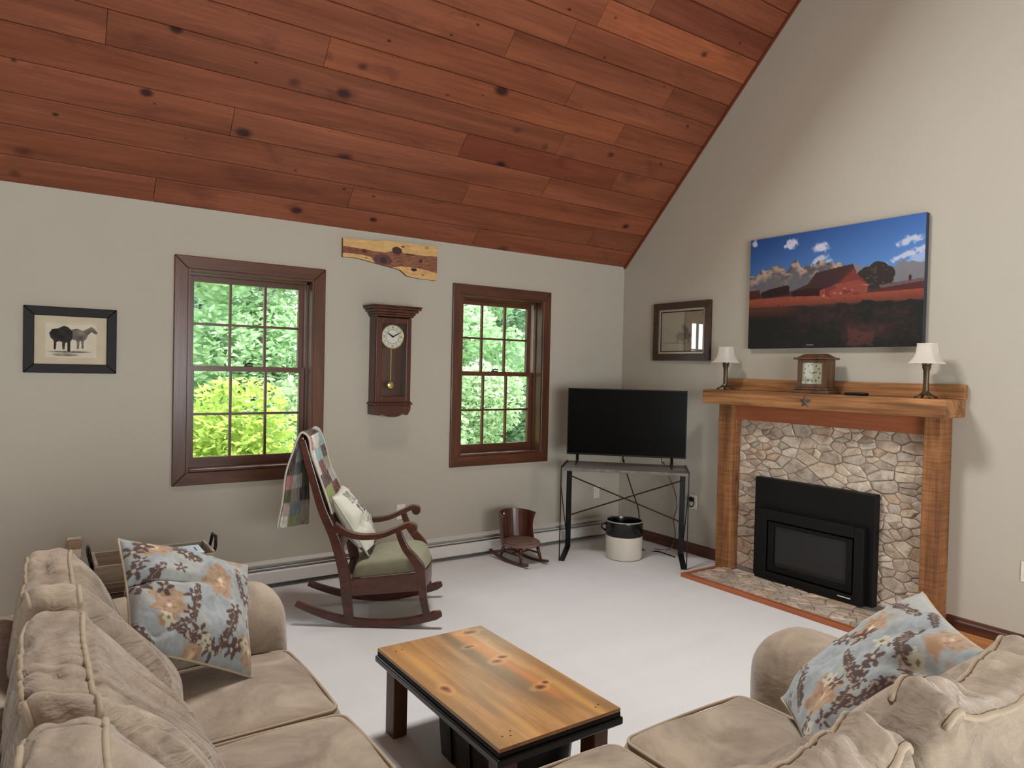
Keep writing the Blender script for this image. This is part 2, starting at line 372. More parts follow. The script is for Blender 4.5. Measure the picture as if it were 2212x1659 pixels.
fixed = {0: [0.61, 2.9], 1: [1.81, 4.0], 2: [-0.6, 2.65], 3: [0.97, 3.3], 4: [-0.9, 2.47, 3.9], 5: [0.3, 3.23], 6: [1.40, 3.7], 7: [-0.4, 3.11], 8: [1.1, 2.5, 3.95], 9: [0.1, 2.9], 10: [1.5, 3.05], 11: [0.4, 3.4]}
s0 = 0.0; row = 0
while s0 < 3.75:
    s1 = 0.172 if row == 0 else s0 + 0.1835
    cuts = fixed.get(row) or sorted(rng.uniform(-1.5, 4.2) for _ in range(2))
    xs = [-2.6] + list(cuts) + [XW]
    for a, b in zip(xs[:-1], xs[1:]):
        spans = [(a, b)]
        if s1 > SKY[2] and s0 < SKY[3]:
            spans = [(p, q) for p, q in ((a, min(b, SKY[0])), (max(a, SKY[1]), b)) if q - p > 0.02]
        for p, q in spans:
            c = 0.005; e = 0.0014; mb = MB()
            prof = [(s0 + e, 0.02), (s0 + e, c), (s0 + c + e, 0), (s1 - c - e, 0), (s1 - e, c), (s1 - e, 0.02)]
            mb.prism(prof, lambda s_, h_: sl(p + e, s_, h_), lambda s_, h_: sl(q - e, s_, h_))
            o = part('ceiling_plank', mb, M_plank, ceiling)
            k = rng.uniform(0.92, 1.10); r_ = rng.uniform(-.03, .03)
            tone = (k * (1 + r_), k, k * (1 - r_))
            if row == 10 and p > 3.0: tone = (1.45, 1.42, 1.3)
            if row == 11 and p > 3.0: tone = (0.78, 0.70, 0.76)
            if row == 4 and 2.4 < p < 3.5: tone = (0.82, 0.72, 0.76)
            if row == 6 and p > 1.0 and p < 3: tone = (1.14, 1.12, 1.05)
            o.color = (*tone, 1)
    s0 = s1; row += 1
# skylight frame (trim round the opening)
w = MB()
for a in ((SKY[0] - .06, SKY[0], SKY[2] - .06, SKY[3] + .06), (SKY[1], SKY[1] + .06, SKY[2] - .06, SKY[3] + .06), (SKY[0], SKY[1], SKY[2] - .06, SKY[2]), (SKY[0], SKY[1], SKY[3], SKY[3] + .06)): slopebox(w, *a, -0.015, 0.0)
struct('trim_1', w, M_casingH, 'wood trim around the skylight opening')
slopeb = MB(); slopebox(slopeb, SKY[0] - .05, SKY[1] + .05, SKY[2] - .05, SKY[3] + .05, 0.245, 0.27)
struct('sun_block_panel', slopeb, plain('sun_block_white', rgb(235, 238, 240), 0.6), 'added white panel that blocks the sun above the skylight opening')  # unseen panel added to keep direct sun from falling through the skylight
# rake trim along the gable
w = MB(); slopebox(w, XW - .016, XW, 0.0, 3.9, -0.022, 0.0)
struct('trim_2', w, plain('rake_trim', rgb(112, 56, 36), 0.5), 'narrow brown strip along the sloping top of the gable wall')
# baseboards on the gable wall
w = MB()
for a, b in ((3.592, 4.73), (-3.8, 1.962)):
    w.prism([(0, 0), (.016, 0), (.016, .062), (.010, .072), (.006, .085), (0, .09)], lambda d, z: (XW - d, a, z), lambda d, z: (XW - d, b, z))
struct('baseboard_gable', w, M_base, 'dark brown wooden baseboard')

# wood floor to the right of the carpet
wf = struct('floor_boards', MB().box(3.35, XW, -3.9, 1.955, 0.0, 0.004), M_back, 'golden oak strip floor beside the carpet')
rng2 = random.Random(3); xx = 3.36; k = 0
while xx < XW - 0.03:
    wd_ = 0.062 if xx < 4.49 else XW - .016 - xx
    yy = 1.955
    while yy > -3.8:
        L = rng2.uniform(.7, 1.6) if not (k == 0 and False) else 1
        y2 = max(yy - L, -3.9)
        o = part('floorboard', MB().cbox(xx + .0006, xx + wd_ - .0006, y2 + .0006, yy - .0006, 0.003, 0.014, .0015), M_floorw, wf)
        g = rng2.uniform(.82, 1.08); o.color = (g, g, g, 1)
        if xx > 4.45: o.color = (1.25, 1.3, 1.35, 1)
        yy = y2
    xx += wd_; k += 1

# ------------------------------------------------------------------ windows
def window(idx, x0, x1):
    g = bpy.data.objects.new('window_%d' % idx, None); COL.objects.link(g); g.location = (0, 0, 0); g['kind'] = 'structure'; ORI[g.name] = (0, 0, 0)
    g['label'] = 'double-hung window with dark oak casing and twelve panes'
    cw = 0.082
    f = YW - 0.02
    # casing: four mitred boards
    for poly, mat in (([(x0 - cw, WZ0 - cw), (x0, WZ0), (x0, WZ1), (x0 - cw, WZ1 + cw)], M_casing), ([(x1 + cw, WZ0 - cw), (x1, WZ0), (x1, WZ1), (x1 + cw, WZ1 + cw)], M_casing),
                      ([(x0 - cw, WZ1 + cw), (x0, WZ1), (x1, WZ1), (x1 + cw, WZ1 + cw)], M_casingH), ([(x0 - cw, WZ0 - cw), (x0, WZ0), (x1, WZ0), (x1 + cw, WZ0 - cw)], M_casingH)):
        part('casing', MB().prism(poly, lambda x, z: (x, f, z), lambda x, z: (x, YW, z)), mat, g, bevel=.005)
    # jamb box
    y2 = YW + .19; t = 0.014
    part('jamb', MB().box(x0, x0 + t, f + .004, y2, WZ0, WZ1), M_casing, g); part('jamb', MB().box(x1 - t, x1, f + .004, y2, WZ0, WZ1), M_casing, g)
    part('jamb_head', MB().box(x0 + t, x1 - t, f + .004, y2, WZ1 - t, WZ1), M_casingH, g)
    part('sill', MB().cbox(x0 + t, x1 - t, f + .002, y2, WZ0, WZ0 + .02, .006), M_casingH, g)
    a, b = x0 + t, x1 - t; z0 = WZ0 + .02; z1 = WZ1 - t; zm = 1.468
    # vinyl jamb liners and stops
    for xa, xb in ((a, a + .007), (b - .007, b)):
        part('jamb_liner', MB().box(xa, xb, YW + .09, YW + .175, z0, z1), M_liner, g)
    for xa, xb in ((a, a + .012), (b - .012, b)): part('stop', MB().box(xa, xb, YW + .062, YW + .088, z0, z1), M_casing, g)
    part('stop', MB().box(a, b, YW + .062, YW + .088, z1 - .014, z1), M_casingH, g)
    a += .008; b -= .008
    def sash(name, y, za, zb, top, bot):
        st = 0.038
        s_ = part(name, MB().box(a, a + st, y, y + .032, za, zb).box(b - st, b, y, y + .032, za, zb), M_casing, g)
        part('rail', MB().box(a + st, b - st, y, y + .032, zb - top, zb), M_casingH, s_)
        part('rail', MB().box(a + st, b - st, y, y + .032, za, za + bot), M_casingH, s_)
        gx0, gx1, gz0, gz1 = a + st, b - st, za + bot, zb - top
        dx = (gx1 - gx0) / 3; dz = (gz1 - gz0) / 2
        for k in (1, 2): part('muntin', MB().box(gx0 + dx * k - .008, gx0 + dx * k + .008, y + .004, y + .028, gz0, gz1), M_casing, s_)
        part('muntin', MB().box(gx0, gx1, y + .005, y + .027, gz0 + dz - .008, gz0 + dz + .008), M_casingH, s_)
        for i in range(3):
            for j in range(2):
                part('pane', MB().box(gx0 + dx * i + (0 if i == 0 else .006), gx0 + dx * (i + 1) - (0 if i == 2 else .006), y + .014, y + .018, gz0 + dz * j + (0 if j == 0 else .006), gz0 + dz * (j + 1) - (0 if j == 1 else .006)), M_glass, s_)
    sash('upper_sash', YW + .134, zm - .018, z1, .048, .036)
    sash('lower_sash', YW + .096, z0, zm + .018, .036, .062)
    xm = (a + b) / 2
    lk = part('sash_lock', MB().cbox(xm - .028, xm + .028, YW + .10, YW + .128, zm + .018, zm + .026, .002).tube([(xm - .022, YW + .112, zm + .026), (xm, YW + .112, zm + .04), (xm + .03, YW + .108, zm + .036)], .006, 8), M_blackm, g)
window(1, *WIN[0]); window(2, *WIN[1])

# ------------------------------------------------------------------ outdoors
t = NT('woodland_ground'); t.base(t.mix(t.noise(t.coords((1, 1, 1)), 3, 5), rgb(70, 92, 40), rgb(120, 140, 70))); t.set(Roughness=1.0)
gd = MB().box(-14, 26, 5.25, 34, -0.9, -0.5); o = gd.build('lawn', t.m); o['label'] = 'green ground outside behind the windows'; o['category'] = 'ground'; o['kind'] = 'structure'
def leafmat(name, c, tr=0.45):
    t = NT(name); oi = t.n('ShaderNodeTexCoord'); f = t.noise(t.coords((1, 1, 1)), 2.2, 3)
    lo = tuple(x * .72 for x in c[:3]) + (1,); hi = tuple(min(1, x * 1.3) for x in c[:3]) + (1,)
    col = t.mix(f, lo, hi); t.base(col); t.set(Roughness=0.7, Specular_IOR_Level=0.2)
    tl = t.n('ShaderNodeBsdfTranslucent'); t.l(col, tl.inputs[0]); mx = t.n('ShaderNodeMixShader'); mx.inputs[0].default_value = tr
    t.l(t.b.outputs[0], mx.inputs[1]); t.l(tl.outputs[0], mx.inputs[2]); t.l(mx.outputs[0], t.out.inputs[0]); return t.m
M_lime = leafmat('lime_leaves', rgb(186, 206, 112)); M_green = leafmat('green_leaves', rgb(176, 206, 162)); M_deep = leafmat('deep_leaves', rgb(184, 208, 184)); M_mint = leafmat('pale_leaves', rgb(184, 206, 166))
M_bark = plain('grey_bark', rgb(120, 112, 104), 0.9, noise=0.25, nscale=8)
def leaves(blobs, n, size, seed):
    r = np.random.default_rng(seed); P = []; F = []
    tot = sum(b[3] * b[4] * b[5] for b in blobs)
    allv = []; cnt = 0
    for cx, cy, cz, rx, ry, rz in blobs:
        k = max(40, int(n * rx * ry * rz / tot))
        d = r.normal(size=(k, 3)); d /= np.linalg.norm(d, axis=1)[:, None]; d *= (r.uniform(0.25, 1, size=(k, 1)) ** 0.45)
        c = d * np.array([rx, ry, rz]) + np.array([cx, cy, cz])
        t1 = r.normal(size=(k, 3)); t1[:, 2] *= .45; t1 /= np.linalg.norm(t1, axis=1)[:, None]
        t2 = np.cross(t1, r.normal(size=(k, 3))); t2 /= np.linalg.norm(t2, axis=1)[:, None]
        s_ = size * r.uniform(.6, 1.3, size=(k, 1))
        q = np.stack([c - t1 * s_, c + t2 * s_ * .42 - t1 * s_ * .15, c + t1 * s_, c - t2 * s_ * .42 - t1 * s_ * .15], 1)
        allv.append(q.reshape(-1, 3)); cnt += k
    V = np.concatenate(allv); m = MB(); m.v = [tuple(p) for p in V]; m.f = [(4 * i, 4 * i + 1, 4 * i + 2, 4 * i + 3) for i in range(cnt)]
    return m
def shrub(name, label, cat, group, x, y, w_, h, mat, n, size, seed, trunk=None, nb=9):
    r = random.Random(seed); t = thing(name, label, cat, (x, y, -0.5), group)
    bl = []
    if trunk:
        for _ in range(nb): bl.append((x + r.uniform(-.55, .55) * w_, y + r.uniform(-.5, .5) * w_, r.uniform(trunk, h - .6), w_ * r.uniform(.3, .5), w_ * r.uniform(.3, .45), r.uniform(.5, .9)))
        part('trunk', MB().tube([(x, y, -.55), (x + .04, y, 1.0), (x - .03, y + .05, h * .75)], [.13, .1, .05], 10), M_bark, t, smooth=True)
    else:
        for _ in range(7): bl.append((x + r.uniform(-.5, .5) * w_, y + r.uniform(-.3, .3) * w_, -0.5 + h * r.uniform(.25, .8), w_ * r.uniform(.3, .48), w_ * r.uniform(.25, .4), h * r.uniform(.18, .3)))
        for k in range(3): part('stem', MB().tube([(x + .1 * (k - 1), y, -.55), (x + .3 * (k - 1), y, -.5 + h * .6)], .02, 6), M_bark, t)
    part('foliage', leaves(bl, n, size, seed), mat, t, fix=False)
for i, (x, y, w_, h) in enumerate([(-0.75, 7.1, 1.12, 2.0), (1.75, 7.0, 1.15, 1.95), (10.5, 7.2, 1.1, 1.9)]):
    shrub('bush', 'sunlit lime green leafy bush close outside the windows', 'bush', 'lime bushes outside the windows', x, y, w_, h, M_lime, 9000, .052, 30 + i)
for i, (x, y, w_, h) in enumerate([(3.1, 8.75, 1.0, 2.1), (5.3, 8.75, 1.0, 2.0), (7.6, 8.7, 1.0, 2.2)]):
    shrub('undergrowth', 'pale green undergrowth outside behind the lime bushes', 'bush', 'pale undergrowth outside', x, y, w_, h, M_mint, 7000, .055, 50 + i)
for i, x in enumerate((-0.7, 3.0, 6.7, 10.4)):
    shrub('maple_sapling', 'young broad-leaved tree with mid green leaves outside', 'tree', 'young trees outside', x, 11.3, 1.65, 5.4 + .3 * (i % 2), M_green, 22000, .075, 70 + i, trunk=.3, nb=16)
for i, x in enumerate(10.2 + 3.9 * np.arange(-4, 3)):
    shrub('forest_tree', 'deep green tree at the edge of the woods outside', 'tree', 'trees at the edge of the woods', float(x), 15.4, 1.85, 6.4 + (i % 2) * .6, M_deep, 20000, .115, 100 + i, trunk=-.3, nb=24)
for i, x in enumerate(5.0 + 3.9 * np.arange(-3, 5)):
    shrub('forest_tree', 'deep green tree at the edge of the woods outside', 'tree', 'trees at the edge of the woods', float(x), 19.6, 1.85, 7.4 + (i % 2) * .6, M_deep, 10000, .22, 130 + i, trunk=-.3, nb=26)

# ------------------------------------------------------------------ baseboard heater along the window wall
hx0, hx1 = 1.03, 4.47
h = thing('baseboard_heater', 'long low white hot-water baseboard heater under the windows', 'heater', ((hx0 + hx1) / 2, 4.80, 0))
part('back_plate', MB().box(hx0, hx1, 4.838, 4.8499, .012, .168), M_white, h)
part('top_hood', MB().prism([(4.838, .168), (4.838, .160), (4.79, .150), (4.787, .157)], lambda y, z: (hx0, y, z), lambda y, z: (hx1, y, z)), M_white, h)
part('fin_core', MB().box(hx0 + .02, hx1 - .02, 4.785, 4.832, .035, .095), plain('heater_fins', rgb(84, 82, 80), .5, .6), h)
part('damper', MB().prism([(4.782, .128), (4.762, .133), (4.763, .137), (4.782, .133)], lambda y, z: (hx0, y, z), lambda y, z: (hx1, y, z)), M_white, h)
part('front_panel', MB().prism([(4.752, .032), (4.748, .036), (4.752, .108), (4.765, .118), (4.767, .112), (4.758, .104), (4.758, .032)], lambda y, z: (hx0, y, z), lambda y, z: (hx1, y, z)), M_white, h)
part('end_cap', MB().box(hx0 - .03, hx0 + .02, 4.75, 4.838, .0, .166), M_white, h)
part('end_cap', MB().box(hx1 - .02, hx1 + .03, 4.75, 4.838, .0, .166), M_white, h)

# ------------------------------------------------------------------ fireplace surround
fp = thing('fireplace_surround', 'rough pine mantel and posts framing a pale stone veneer wall', 'fireplace', (4.5, 2.77, 0))
PF = 4.43
def vor_cells(u0, u1, v0, v1, n, aniso, seed, relax=2):
    r = np.random.default_rng(seed); P = np.column_stack([r.uniform(u0, u1, n), r.uniform(v0, v1, n)])
    P[:, 0] /= aniso; a0, a1 = u0 / aniso, u1 / aniso
    def cells(P):
        out = []
        for i, p in enumerate(P):
            poly = [(a0, v0), (a1, v0), (a1, v1), (a0, v1)]
            d = np.hypot(*(P - p).T); idx = np.argsort(d)[1:26]
            for j in idx:
                q = P[j]; mx, my = (p + q) / 2; nx, ny = q - p; new = []
                for k in range(len(poly)):
                    A = poly[k]; B = poly[(k + 1) % len(poly)]
                    da = (A[0] - mx) * nx + (A[1] - my) * ny; db = (B[0] - mx) * nx + (B[1] - my) * ny
                    if da <= 0: new.append(A)
                    if (da < 0) != (db < 0) and da != db:
                        t_ = da / (da - db); new.append((A[0] + (B[0] - A[0]) * t_, A[1] + (B[1] - A[1]) * t_))
                poly = new
                if len(poly) < 3: break
            out.append(poly)
        return out
    for _ in range(relax):
        cs = cells(P)
        for i, c in enumerate(cs):
            if len(c) >= 3: P[i] = 0.55 * np.array(c).mean(0) + 0.45 * P[i]
    return [[(x * aniso, y) for x, y in c] for c in cells(P) if len(c) >= 3]
def stone_piece(poly, place, parent, r, gap=0.0022, hmin=.008, hmax=.019):
    P = np.array(poly); c = P.mean(0); n = len(P)
    sz = np.hypot(*(P - c).T).mean()
    if sz < .012: return
    k1 = 1 - gap / sz; k2 = k1 - min(.3, .012 / sz)
    h_ = r.uniform(hmin, hmax); tx, ty = r.uniform(-.12, .12), r.uniform(-.12, .12)
    A = c + (P - c) * k1; 
    B = c + (P - c) * k2
    hB = [max(.004, h_ * .85 + (b - c) @ np.array([tx, ty])) for b in B]
    vs = [place(a[0], a[1], 0) for a in A] + [place(a[0] , a[1], .45 * hb) for a, hb in zip(c + (P - c) * (k1 - .01), hB)] + [place(b[0], b[1], hb) for b, hb in zip(B, hB)] + [place(c[0], c[1], h_)]
    fs = []
    for i in range(n):
        j = (i + 1) % n
        fs += [(i, j, n + j, n + i), (n + i, n + j, 2 * n + j, 2 * n + i), (2 * n + i, 2 * n + j, 3 * n)]
    fs.append(tuple(range(n - 1, -1, -1)))
    o = part('stone', MB().add(vs, fs), M_stone, parent)
    k = r.uniform(.74, 1.16); q = r.uniform(-.03, .05); o.color = (k * (1 + q), k, k * (1 - q), 1)
    if r.random() < .12: o.color = (.92, .80, .72, 1)
    if r.random() < .10: o.color = (1.2, 1.2, 1.18, 1)
sf = part('stone_facing', MB().box(4.528, 4.579, 2.05, 3.47, 0.0, 1.19), M_mortar, fp); sf['label'] = 'grey beige stacked stone veneer'
rs = random.Random(11)
for c in vor_cells(2.066, 3.457, 0.034, 1.185, 300, 1.75, 5, 1):
    P = np.array(c)
    if P[:, 0].min() > 2.40 and P[:, 0].max() < 3.21 and P[:, 1].max() < .72: continue
    stone_piece(c, lambda u, v, h_: (4.530 - h_, u, v), sf, rs)
part('post', MB().cbox(PF, 4.579, 1.968, 2.066, 0.015, 1.282, .006), M_mantelV, fp)
part('post', MB().cbox(PF, 4.579, 3.457, 3.588, 0.0, 1.282, .006), M_mantelV, fp)
part('header', MB().cbox(4.475, 4.579, 2.066, 3.457, 1.166, 1.282, .003), M_hearthtrim, fp)
part('shelf_beam', MB().cbox(4.322, 4.579, 1.900, 3.665, 1.281, 1.389, .006), M_mantel, fp)
part('backboard', MB().cbox(4.545, 4.579, 1.892, 3.600, 1.389, 1.476, .004), M_mantel, fp)
# hearth
he = thing('hearth', 'low stone-topped hearth pad with orange-brown wood edging', 'hearth', (4.2, 2.76, 0))
hs = part('hearth_slab', MB().box(4.03, 4.428, 1.985, 3.51, 0.0, .017), M_mortar, he)
part('edging', MB().cbox(3.983, 4.030, 1.962, 3.535, 0.0, .030, .004), M_hearthtrim, he)
part('edging', MB().cbox(4.030, 4.429, 3.510, 3.535, 0.0, .028, .003), M_hearthtrim, he)
part('edging', MB().cbox(4.030, 4.429, 1.962, 1.985, 0.0, .028, .003), M_hearthtrim, he)
rs = random.Random(12)
for c in vor_cells(1.988, 3.507, 4.033, 4.426, 120, 1.7, 9, 1): stone_piece(c, lambda u, v, h_: (v, u, .016 + h_ * .5), hs, rs, hmin=.016, hmax=.022)
# insert
fi = thing('fireplace_insert', 'matte black gas fireplace insert with glass door', 'fireplace insert', (4.45, 2.8, .028))
part('face_plate', MB().cbox(4.455, 4.513, 2.352, 3.255, 0.028, .755, .006), M_black, fi)
fr = MB(); ya, yb, za, zb = 2.395, 3.208, .028, .535; i0, i1, j0, j1 = 2.46, 3.118, .085, .462
for b in ((ya, i0, za, zb), (i1, yb, za, zb), (i0, i1, za, j0), (i0, i1, j1, zb)): fr.cbox(4.405, 4.456, *b, .004)
part('front_frame', fr, M_black, fi)
dr = MB(); k0, k1, m0, m1 = 2.515, 3.06, .135, .425
for b in ((i0 + .012, k0, j0 + .012, j1 - .012), (k1, i1 - .012, j0 + .012, j1 - .012), (k0, k1, j0 + .012, m0), (k0, k1, m1, j1 - .012)): dr.cbox(4.412, 4.456, *b, .004)
door = part('door', dr, M_blackm, fi)
t = NT('smoked_fire_glass'); t.base(rgb(34, 34, 33)); t.set(Roughness=0.12, Specular_IOR_Level=0.35); 
part('glass', MB().box(4.428, 4.434, k0, k1, m0, m1), t.m, door)
part('louver', MB().cbox(4.403, 4.408, 2.47, 3.12, .047, .052, .001), M_blackm, fi)
part('nameplate', MB().box(4.4035, 4.405, 2.47, 2.56, .060, .067), M_liner, fi)

# ------------------------------------------------------------------ canvas print
def inpoly(U, V, poly):
    ins = np.zeros(U.shape, bool); n = len(poly)
    for i in range(n):
        (x1, y1), (x2, y2) = poly[i], poly[(i + 1) % n]
        with np.errstate(divide='ignore', invalid='ignore'):
            ins ^= ((y1 > V) != (y2 > V)) & (U < (x2 - x1) * (V - y1) / (y2 - y1 + 1e-12) + x1)
    return ins
def barn_picture(U, V):
    r = np.random.default_rng(4); sh = U.shape
    def nz(a, b): return smoothnoise(sh, (a, b), r)
    C = np.zeros(sh + (3,))
    def put(mask, c, a=1.0):
        m = (np.asarray(mask, float) * a)[..., None]; C[:] = C * (1 - m) + np.array(c, float) * m
    k = np.clip(V / .45, 0, 1)[..., None]
    C[:] = np.array([46, 88, 152]) * (1 - k) + np.array([92, 140, 200]) * k
    C[:] += (U[..., None] - .5) * np.array([26, 34, 44])
    n1 = nz(40, 60) * .5 + nz(80, 110) * .3
    def cloud(cx, cy, rx, ry, rot=0, a=1.0):
        x = U - cx; y = (V - cy) * .65; c, s_ = math.cos(rot), math.sin(rot); X = x * c + y * s_; Y = -x * s_ + y * c
        d = 1.15 - np.sqrt((X / rx) ** 2 + (Y / ry) ** 2) + n1 * .38
        put(np.clip(d * 1.8, 0, 1), (206, 208, 226), a)
    cloud(.275, .085, .045, .03); cloud(.455, .155, .045, .028); cloud(.45, .255, .055, .022, -.35, .85); cloud(.5, .275, .03, .012, 0, .7); cloud(.03, .035, .02, .02, 0, .9); cloud(.93, .19, .07, .02, -.2, .9); cloud(.93, .29, .11, .016, -.3, .9); cloud(.97, .33, .06, .03, 0, .6)
    mx = [0, .05, .09, .13, .18, .22, .25, .28, .31, .34, .38, .42, .46, .5, .56, .62, .68, .74, .8, .86, .9, .95, 1]
    my = [.345, .33, .27, .285, .25, .28, .32, .26, .225, .29, .275, .30, .26, .29, .31, .33, .345, .34, .36, .36, .335, .345, .36]
    ridge = np.interp(U, mx, my) + nz(2, 70) * .012 + nz(3, 28) * .006
    mt = V > ridge
    n2 = nz(60, 50); n3 = nz(26, 30)
    depth = np.clip((V - ridge) / .16, 0, 1)
    put(mt, (128, 120, 116)); put(mt * np.clip((n2 * .6 + n3 * .8) * 1.2, 0, 1) * (1 - depth) * (U < .6), (196, 170, 140), .9); put(mt * np.clip(-(n2 * .6 + n3 * .8) * 1.4, 0, 1) * (1 - depth * .6) * (U < .6), (74, 68, 72), .8)
    haze = np.clip((V - ridge - .05) / .10, 0, 1) * mt; put(haze, (98, 98, 104), .85)
    put(mt & (U > .6), (126, 128, 134), .75)
    low = V > .47 - .03 * (U < .2); put(low & (V > .5), (66, 44, 40), .9)
    # far dark trees and shed on the left
    put(inpoly(U, V, [(0, .47), (.07, .465), (.08, .56), (0, .57)]), (72, 38, 32))
    put(inpoly(U, V, [(.08, .49), (.15, .465), (.25, .445), (.27, .46), (.265, .53), (.09, .545)]), (44, 26, 28))
    # tree
    def blob(cx, cy, rx, ry): return ((U - cx) / rx) ** 2 + ((V - cy) / ry) ** 2 + n2 * .09 < 1
    tr = blob(.725, .43, .062, .07) | blob(.775, .40, .055, .075) | blob(.82, .43, .04, .06) | blob(.76, .48, .07, .06) | blob(.835, .475, .018, .03)
    put(tr, (50, 44, 42)); put(tr & (n2 > .8), (74, 66, 58))
    # shed on the right
    put(inpoly(U, V, [(.78, .515), (1.0, .485), (1.0, .51), (.79, .54)]), (104, 88, 88)); put(inpoly(U, V, [(.78, .54), (1, .51), (1, .62), (.78, .57)]), (84, 42, 40)); put(blob(.933, .478, .008, .024), (74, 34, 32))
    # field
    band = (V > .545 + .02 * (U > .7)) & (V < .625 + .02 * U); put(band, (138, 70, 52)); put(band * np.clip(n1 * .8 + .3, 0, 1), (160, 84, 58), .6); put(band * np.clip((V - .58) * 18, 0, 1), (92, 48, 42), .6)
    # barn
    put(inpoly(U, V, [(.28, .505), (.385, .452), (.43, .362), (.64, .322), (.585, .455), (.47, .515), (.45, .56), (.29, .55)]), (64, 44, 44))
    put(inpoly(U, V, [(.28, .505), (.36, .49), (.47, .50), (.46, .56), (.29, .55)]), (48, 26, 28))
    put(inpoly(U, V, [(.64, .322), (.665, .41), (.73, .505), (.715, .575), (.455, .585), (.455, .515), (.56, .475)]), (122, 56, 50))
    fm = inpoly(U, V, [(.56, .475), (.665, .455), (.73, .505), (.715, .575), (.455, .585), (.455, .515)]); put(fm & (n3 > -.2), (150, 76, 62), .75); put(fm & (n2 > 1.0), (200, 130, 104), .7)
    put(inpoly(U, V, [(.64, .322), (.648, .36), (.56, .475), (.545, .46)]), (78, 46, 44))
    # dark grass in front
    dk = V > .635 + .015 * U + n3 * .012; put(dk, (30, 31, 29))
    red = np.clip(nz(8, 9) * .22 + n3 * .12 + n2 * .12 + .62 - np.abs(U - .60 - (V - .7) * .3) * 2.2 - np.abs(V - .75) * .6, 0, 1) * dk; put(red, (88, 50, 47), .75)
    put(inpoly(U, V, [(.62, .83), (.68, .87), (.76, .88), (.76, .99), (.62, .99)]) & (n2 > -.6), (100, 56, 52), .6)
    put(dk * np.clip((.74 - V) * 12, 0, 1) * np.clip((.42 - U) * 5, 0, 1), (104, 52, 40), .75)
    put(dk * np.clip(n2 * .5, 0, 1), (58, 48, 46), .3)
    put((np.abs(U - .405) < .022) & (np.abs(V - .975) < .0035), (150, 150, 150))
    return np.clip(C * np.array([.95, .95, .97]), 0, 255)
CY0, CY1, CZ0, CZ1 = 2.142, 3.42, 1.709, 2.535
cv = thing('canvas_print', 'large canvas photo print of a red barn below snowy mountains', 'picture', (4.56, (CY0 + CY1) / 2, CZ0))
nu, nv = 320, 205
U, V = np.meshgrid(np.linspace(0, 1, nu), np.linspace(0, 1, nv)); 
P = np.stack([np.full(U.shape, 4.5395), CY1 - U * (CY1 - CY0), CZ1 - V * (CZ1 - CZ0)], -1)
part('print_face', MB().grid(P), M_print, cv, cols=rgbn(barn_picture(U, V)), fix=False)
part('canvas_wrap', MB().box(4.54, 4.579, CY0, CY1, CZ0, CZ1), plain('canvas_edge', rgb(52, 58, 70), 0.8), cv)

# ------------------------------------------------------------------ framed drawings
def frame(root, plane, u0, u1, v0, v1, wd_, d, mat, name='frame'):
    """four mitred boards; plane(u, v, depth) -> world"""
    q = [(u0, v0), (u1, v0), (u1, v1), (u0, v1)]; i = [(u0 + wd_, v0 + wd_), (u1 - wd_, v0 + wd_), (u1 - wd_, v1 - wd_), (u0 + wd_, v1 - wd_)]
    m = MB()
    for k in range(4):
        a, b = q[k], q[(k + 1) % 4]; c, e = i[(k + 1) % 4], i[k]
        m.prism([a, b, c, e], lambda u, v: plane(u, v, d), lambda u, v: plane(u, v, 0.001))
    return part(name, m, mat, root, bevel=.003)
def ell(U, V, cx, cy, rx, ry, rot=0.0):
    x, y = U - cx, V - cy; c, s_ = math.cos(rot), math.sin(rot); return np.clip(1.3 - np.sqrt(((x * c + y * s_) / rx) ** 2 + ((-x * s_ + y * c) / ry) ** 2), 0, .5) * 2
def sketch(U, V, parts, paper, seed):
    r = np.random.default_rng(seed); D = np.zeros(U.shape)
    for a, *e in parts: D = np.maximum(D, a * ell(U, V, *e))
    hatch = .9 + .12 * smoothnoise(U.shape, (30, 40), r)
    D = np.clip(D * hatch, 0, 1)[..., None]
    n = smoothnoise(U.shape, (6, 8), r)[..., None] * 3
    return np.clip((np.array(paper) + n) * (1 - D) + np.array([34, 33, 34]) * D, 0, 255)
# two horses, window wall
u0, u1, v0, v1 = -.041, .421, 1.426, 1.808
pl = lambda u, v, d: (u, YW - d, v)
hp = thing('framed_horse_drawing', 'pencil drawing of two horses in a wide black frame', 'picture', ((u0 + u1) / 2, YW - .01, v0))
frame(hp, pl, u0, u1, v0, v1, .052, .024, M_frameblk)
nu, nv = 170, 130; U, V = np.meshgrid(np.linspace(0, 1, nu), np.linspace(0, 1, nv)); a0, a1, b0, b1 = u0 + .05, u1 - .05, v0 + .05, v1 - .05
P = np.stack([a0 + U * (a1 - a0), np.full(U.shape, YW - .010), b1 - V * (b1 - b0)], -1)
horses = [(.6, .48, .74, .26, .018), (.5, .42, .80, .16, .03), (.25, .62, .72, .12, .012), (.12, .5, .16, .3, .006)]
h1 = [(.20, .36), (.24, .28), (.32, .26), (.40, .20), (.46, .23), (.52, .32), (.52, .46), (.49, .52), (.485, .73), (.45, .73), (.445, .54), (.42, .56), (.41, .69), (.38, .69), (.375, .54), (.33, .52), (.30, .55), (.292, .69), (.262, .69), (.26, .5), (.22, .46)]
h2 = [(.50, .28), (.58, .25), (.66, .29), (.72, .25), (.78, .20), (.82, .24), (.87, .33), (.84, .36), (.78, .31), (.73, .38), (.71, .46), (.675, .5), (.67, .66), (.645, .66), (.635, .5), (.615, .52), (.605, .67), (.58, .67), (.572, .5), (.52, .48)]
c = sketch(U, V, horses, (196, 186, 162), 3)
rg = np.random.default_rng(6); sn = smoothnoise(U.shape, (9, 11), rg)
inner = (np.abs(U - .5) < .35) & (np.abs(V - .5) < .36); c[inner] = np.clip(c[inner] * 1.04 + np.array([4, 7, 12]), 0, 255)
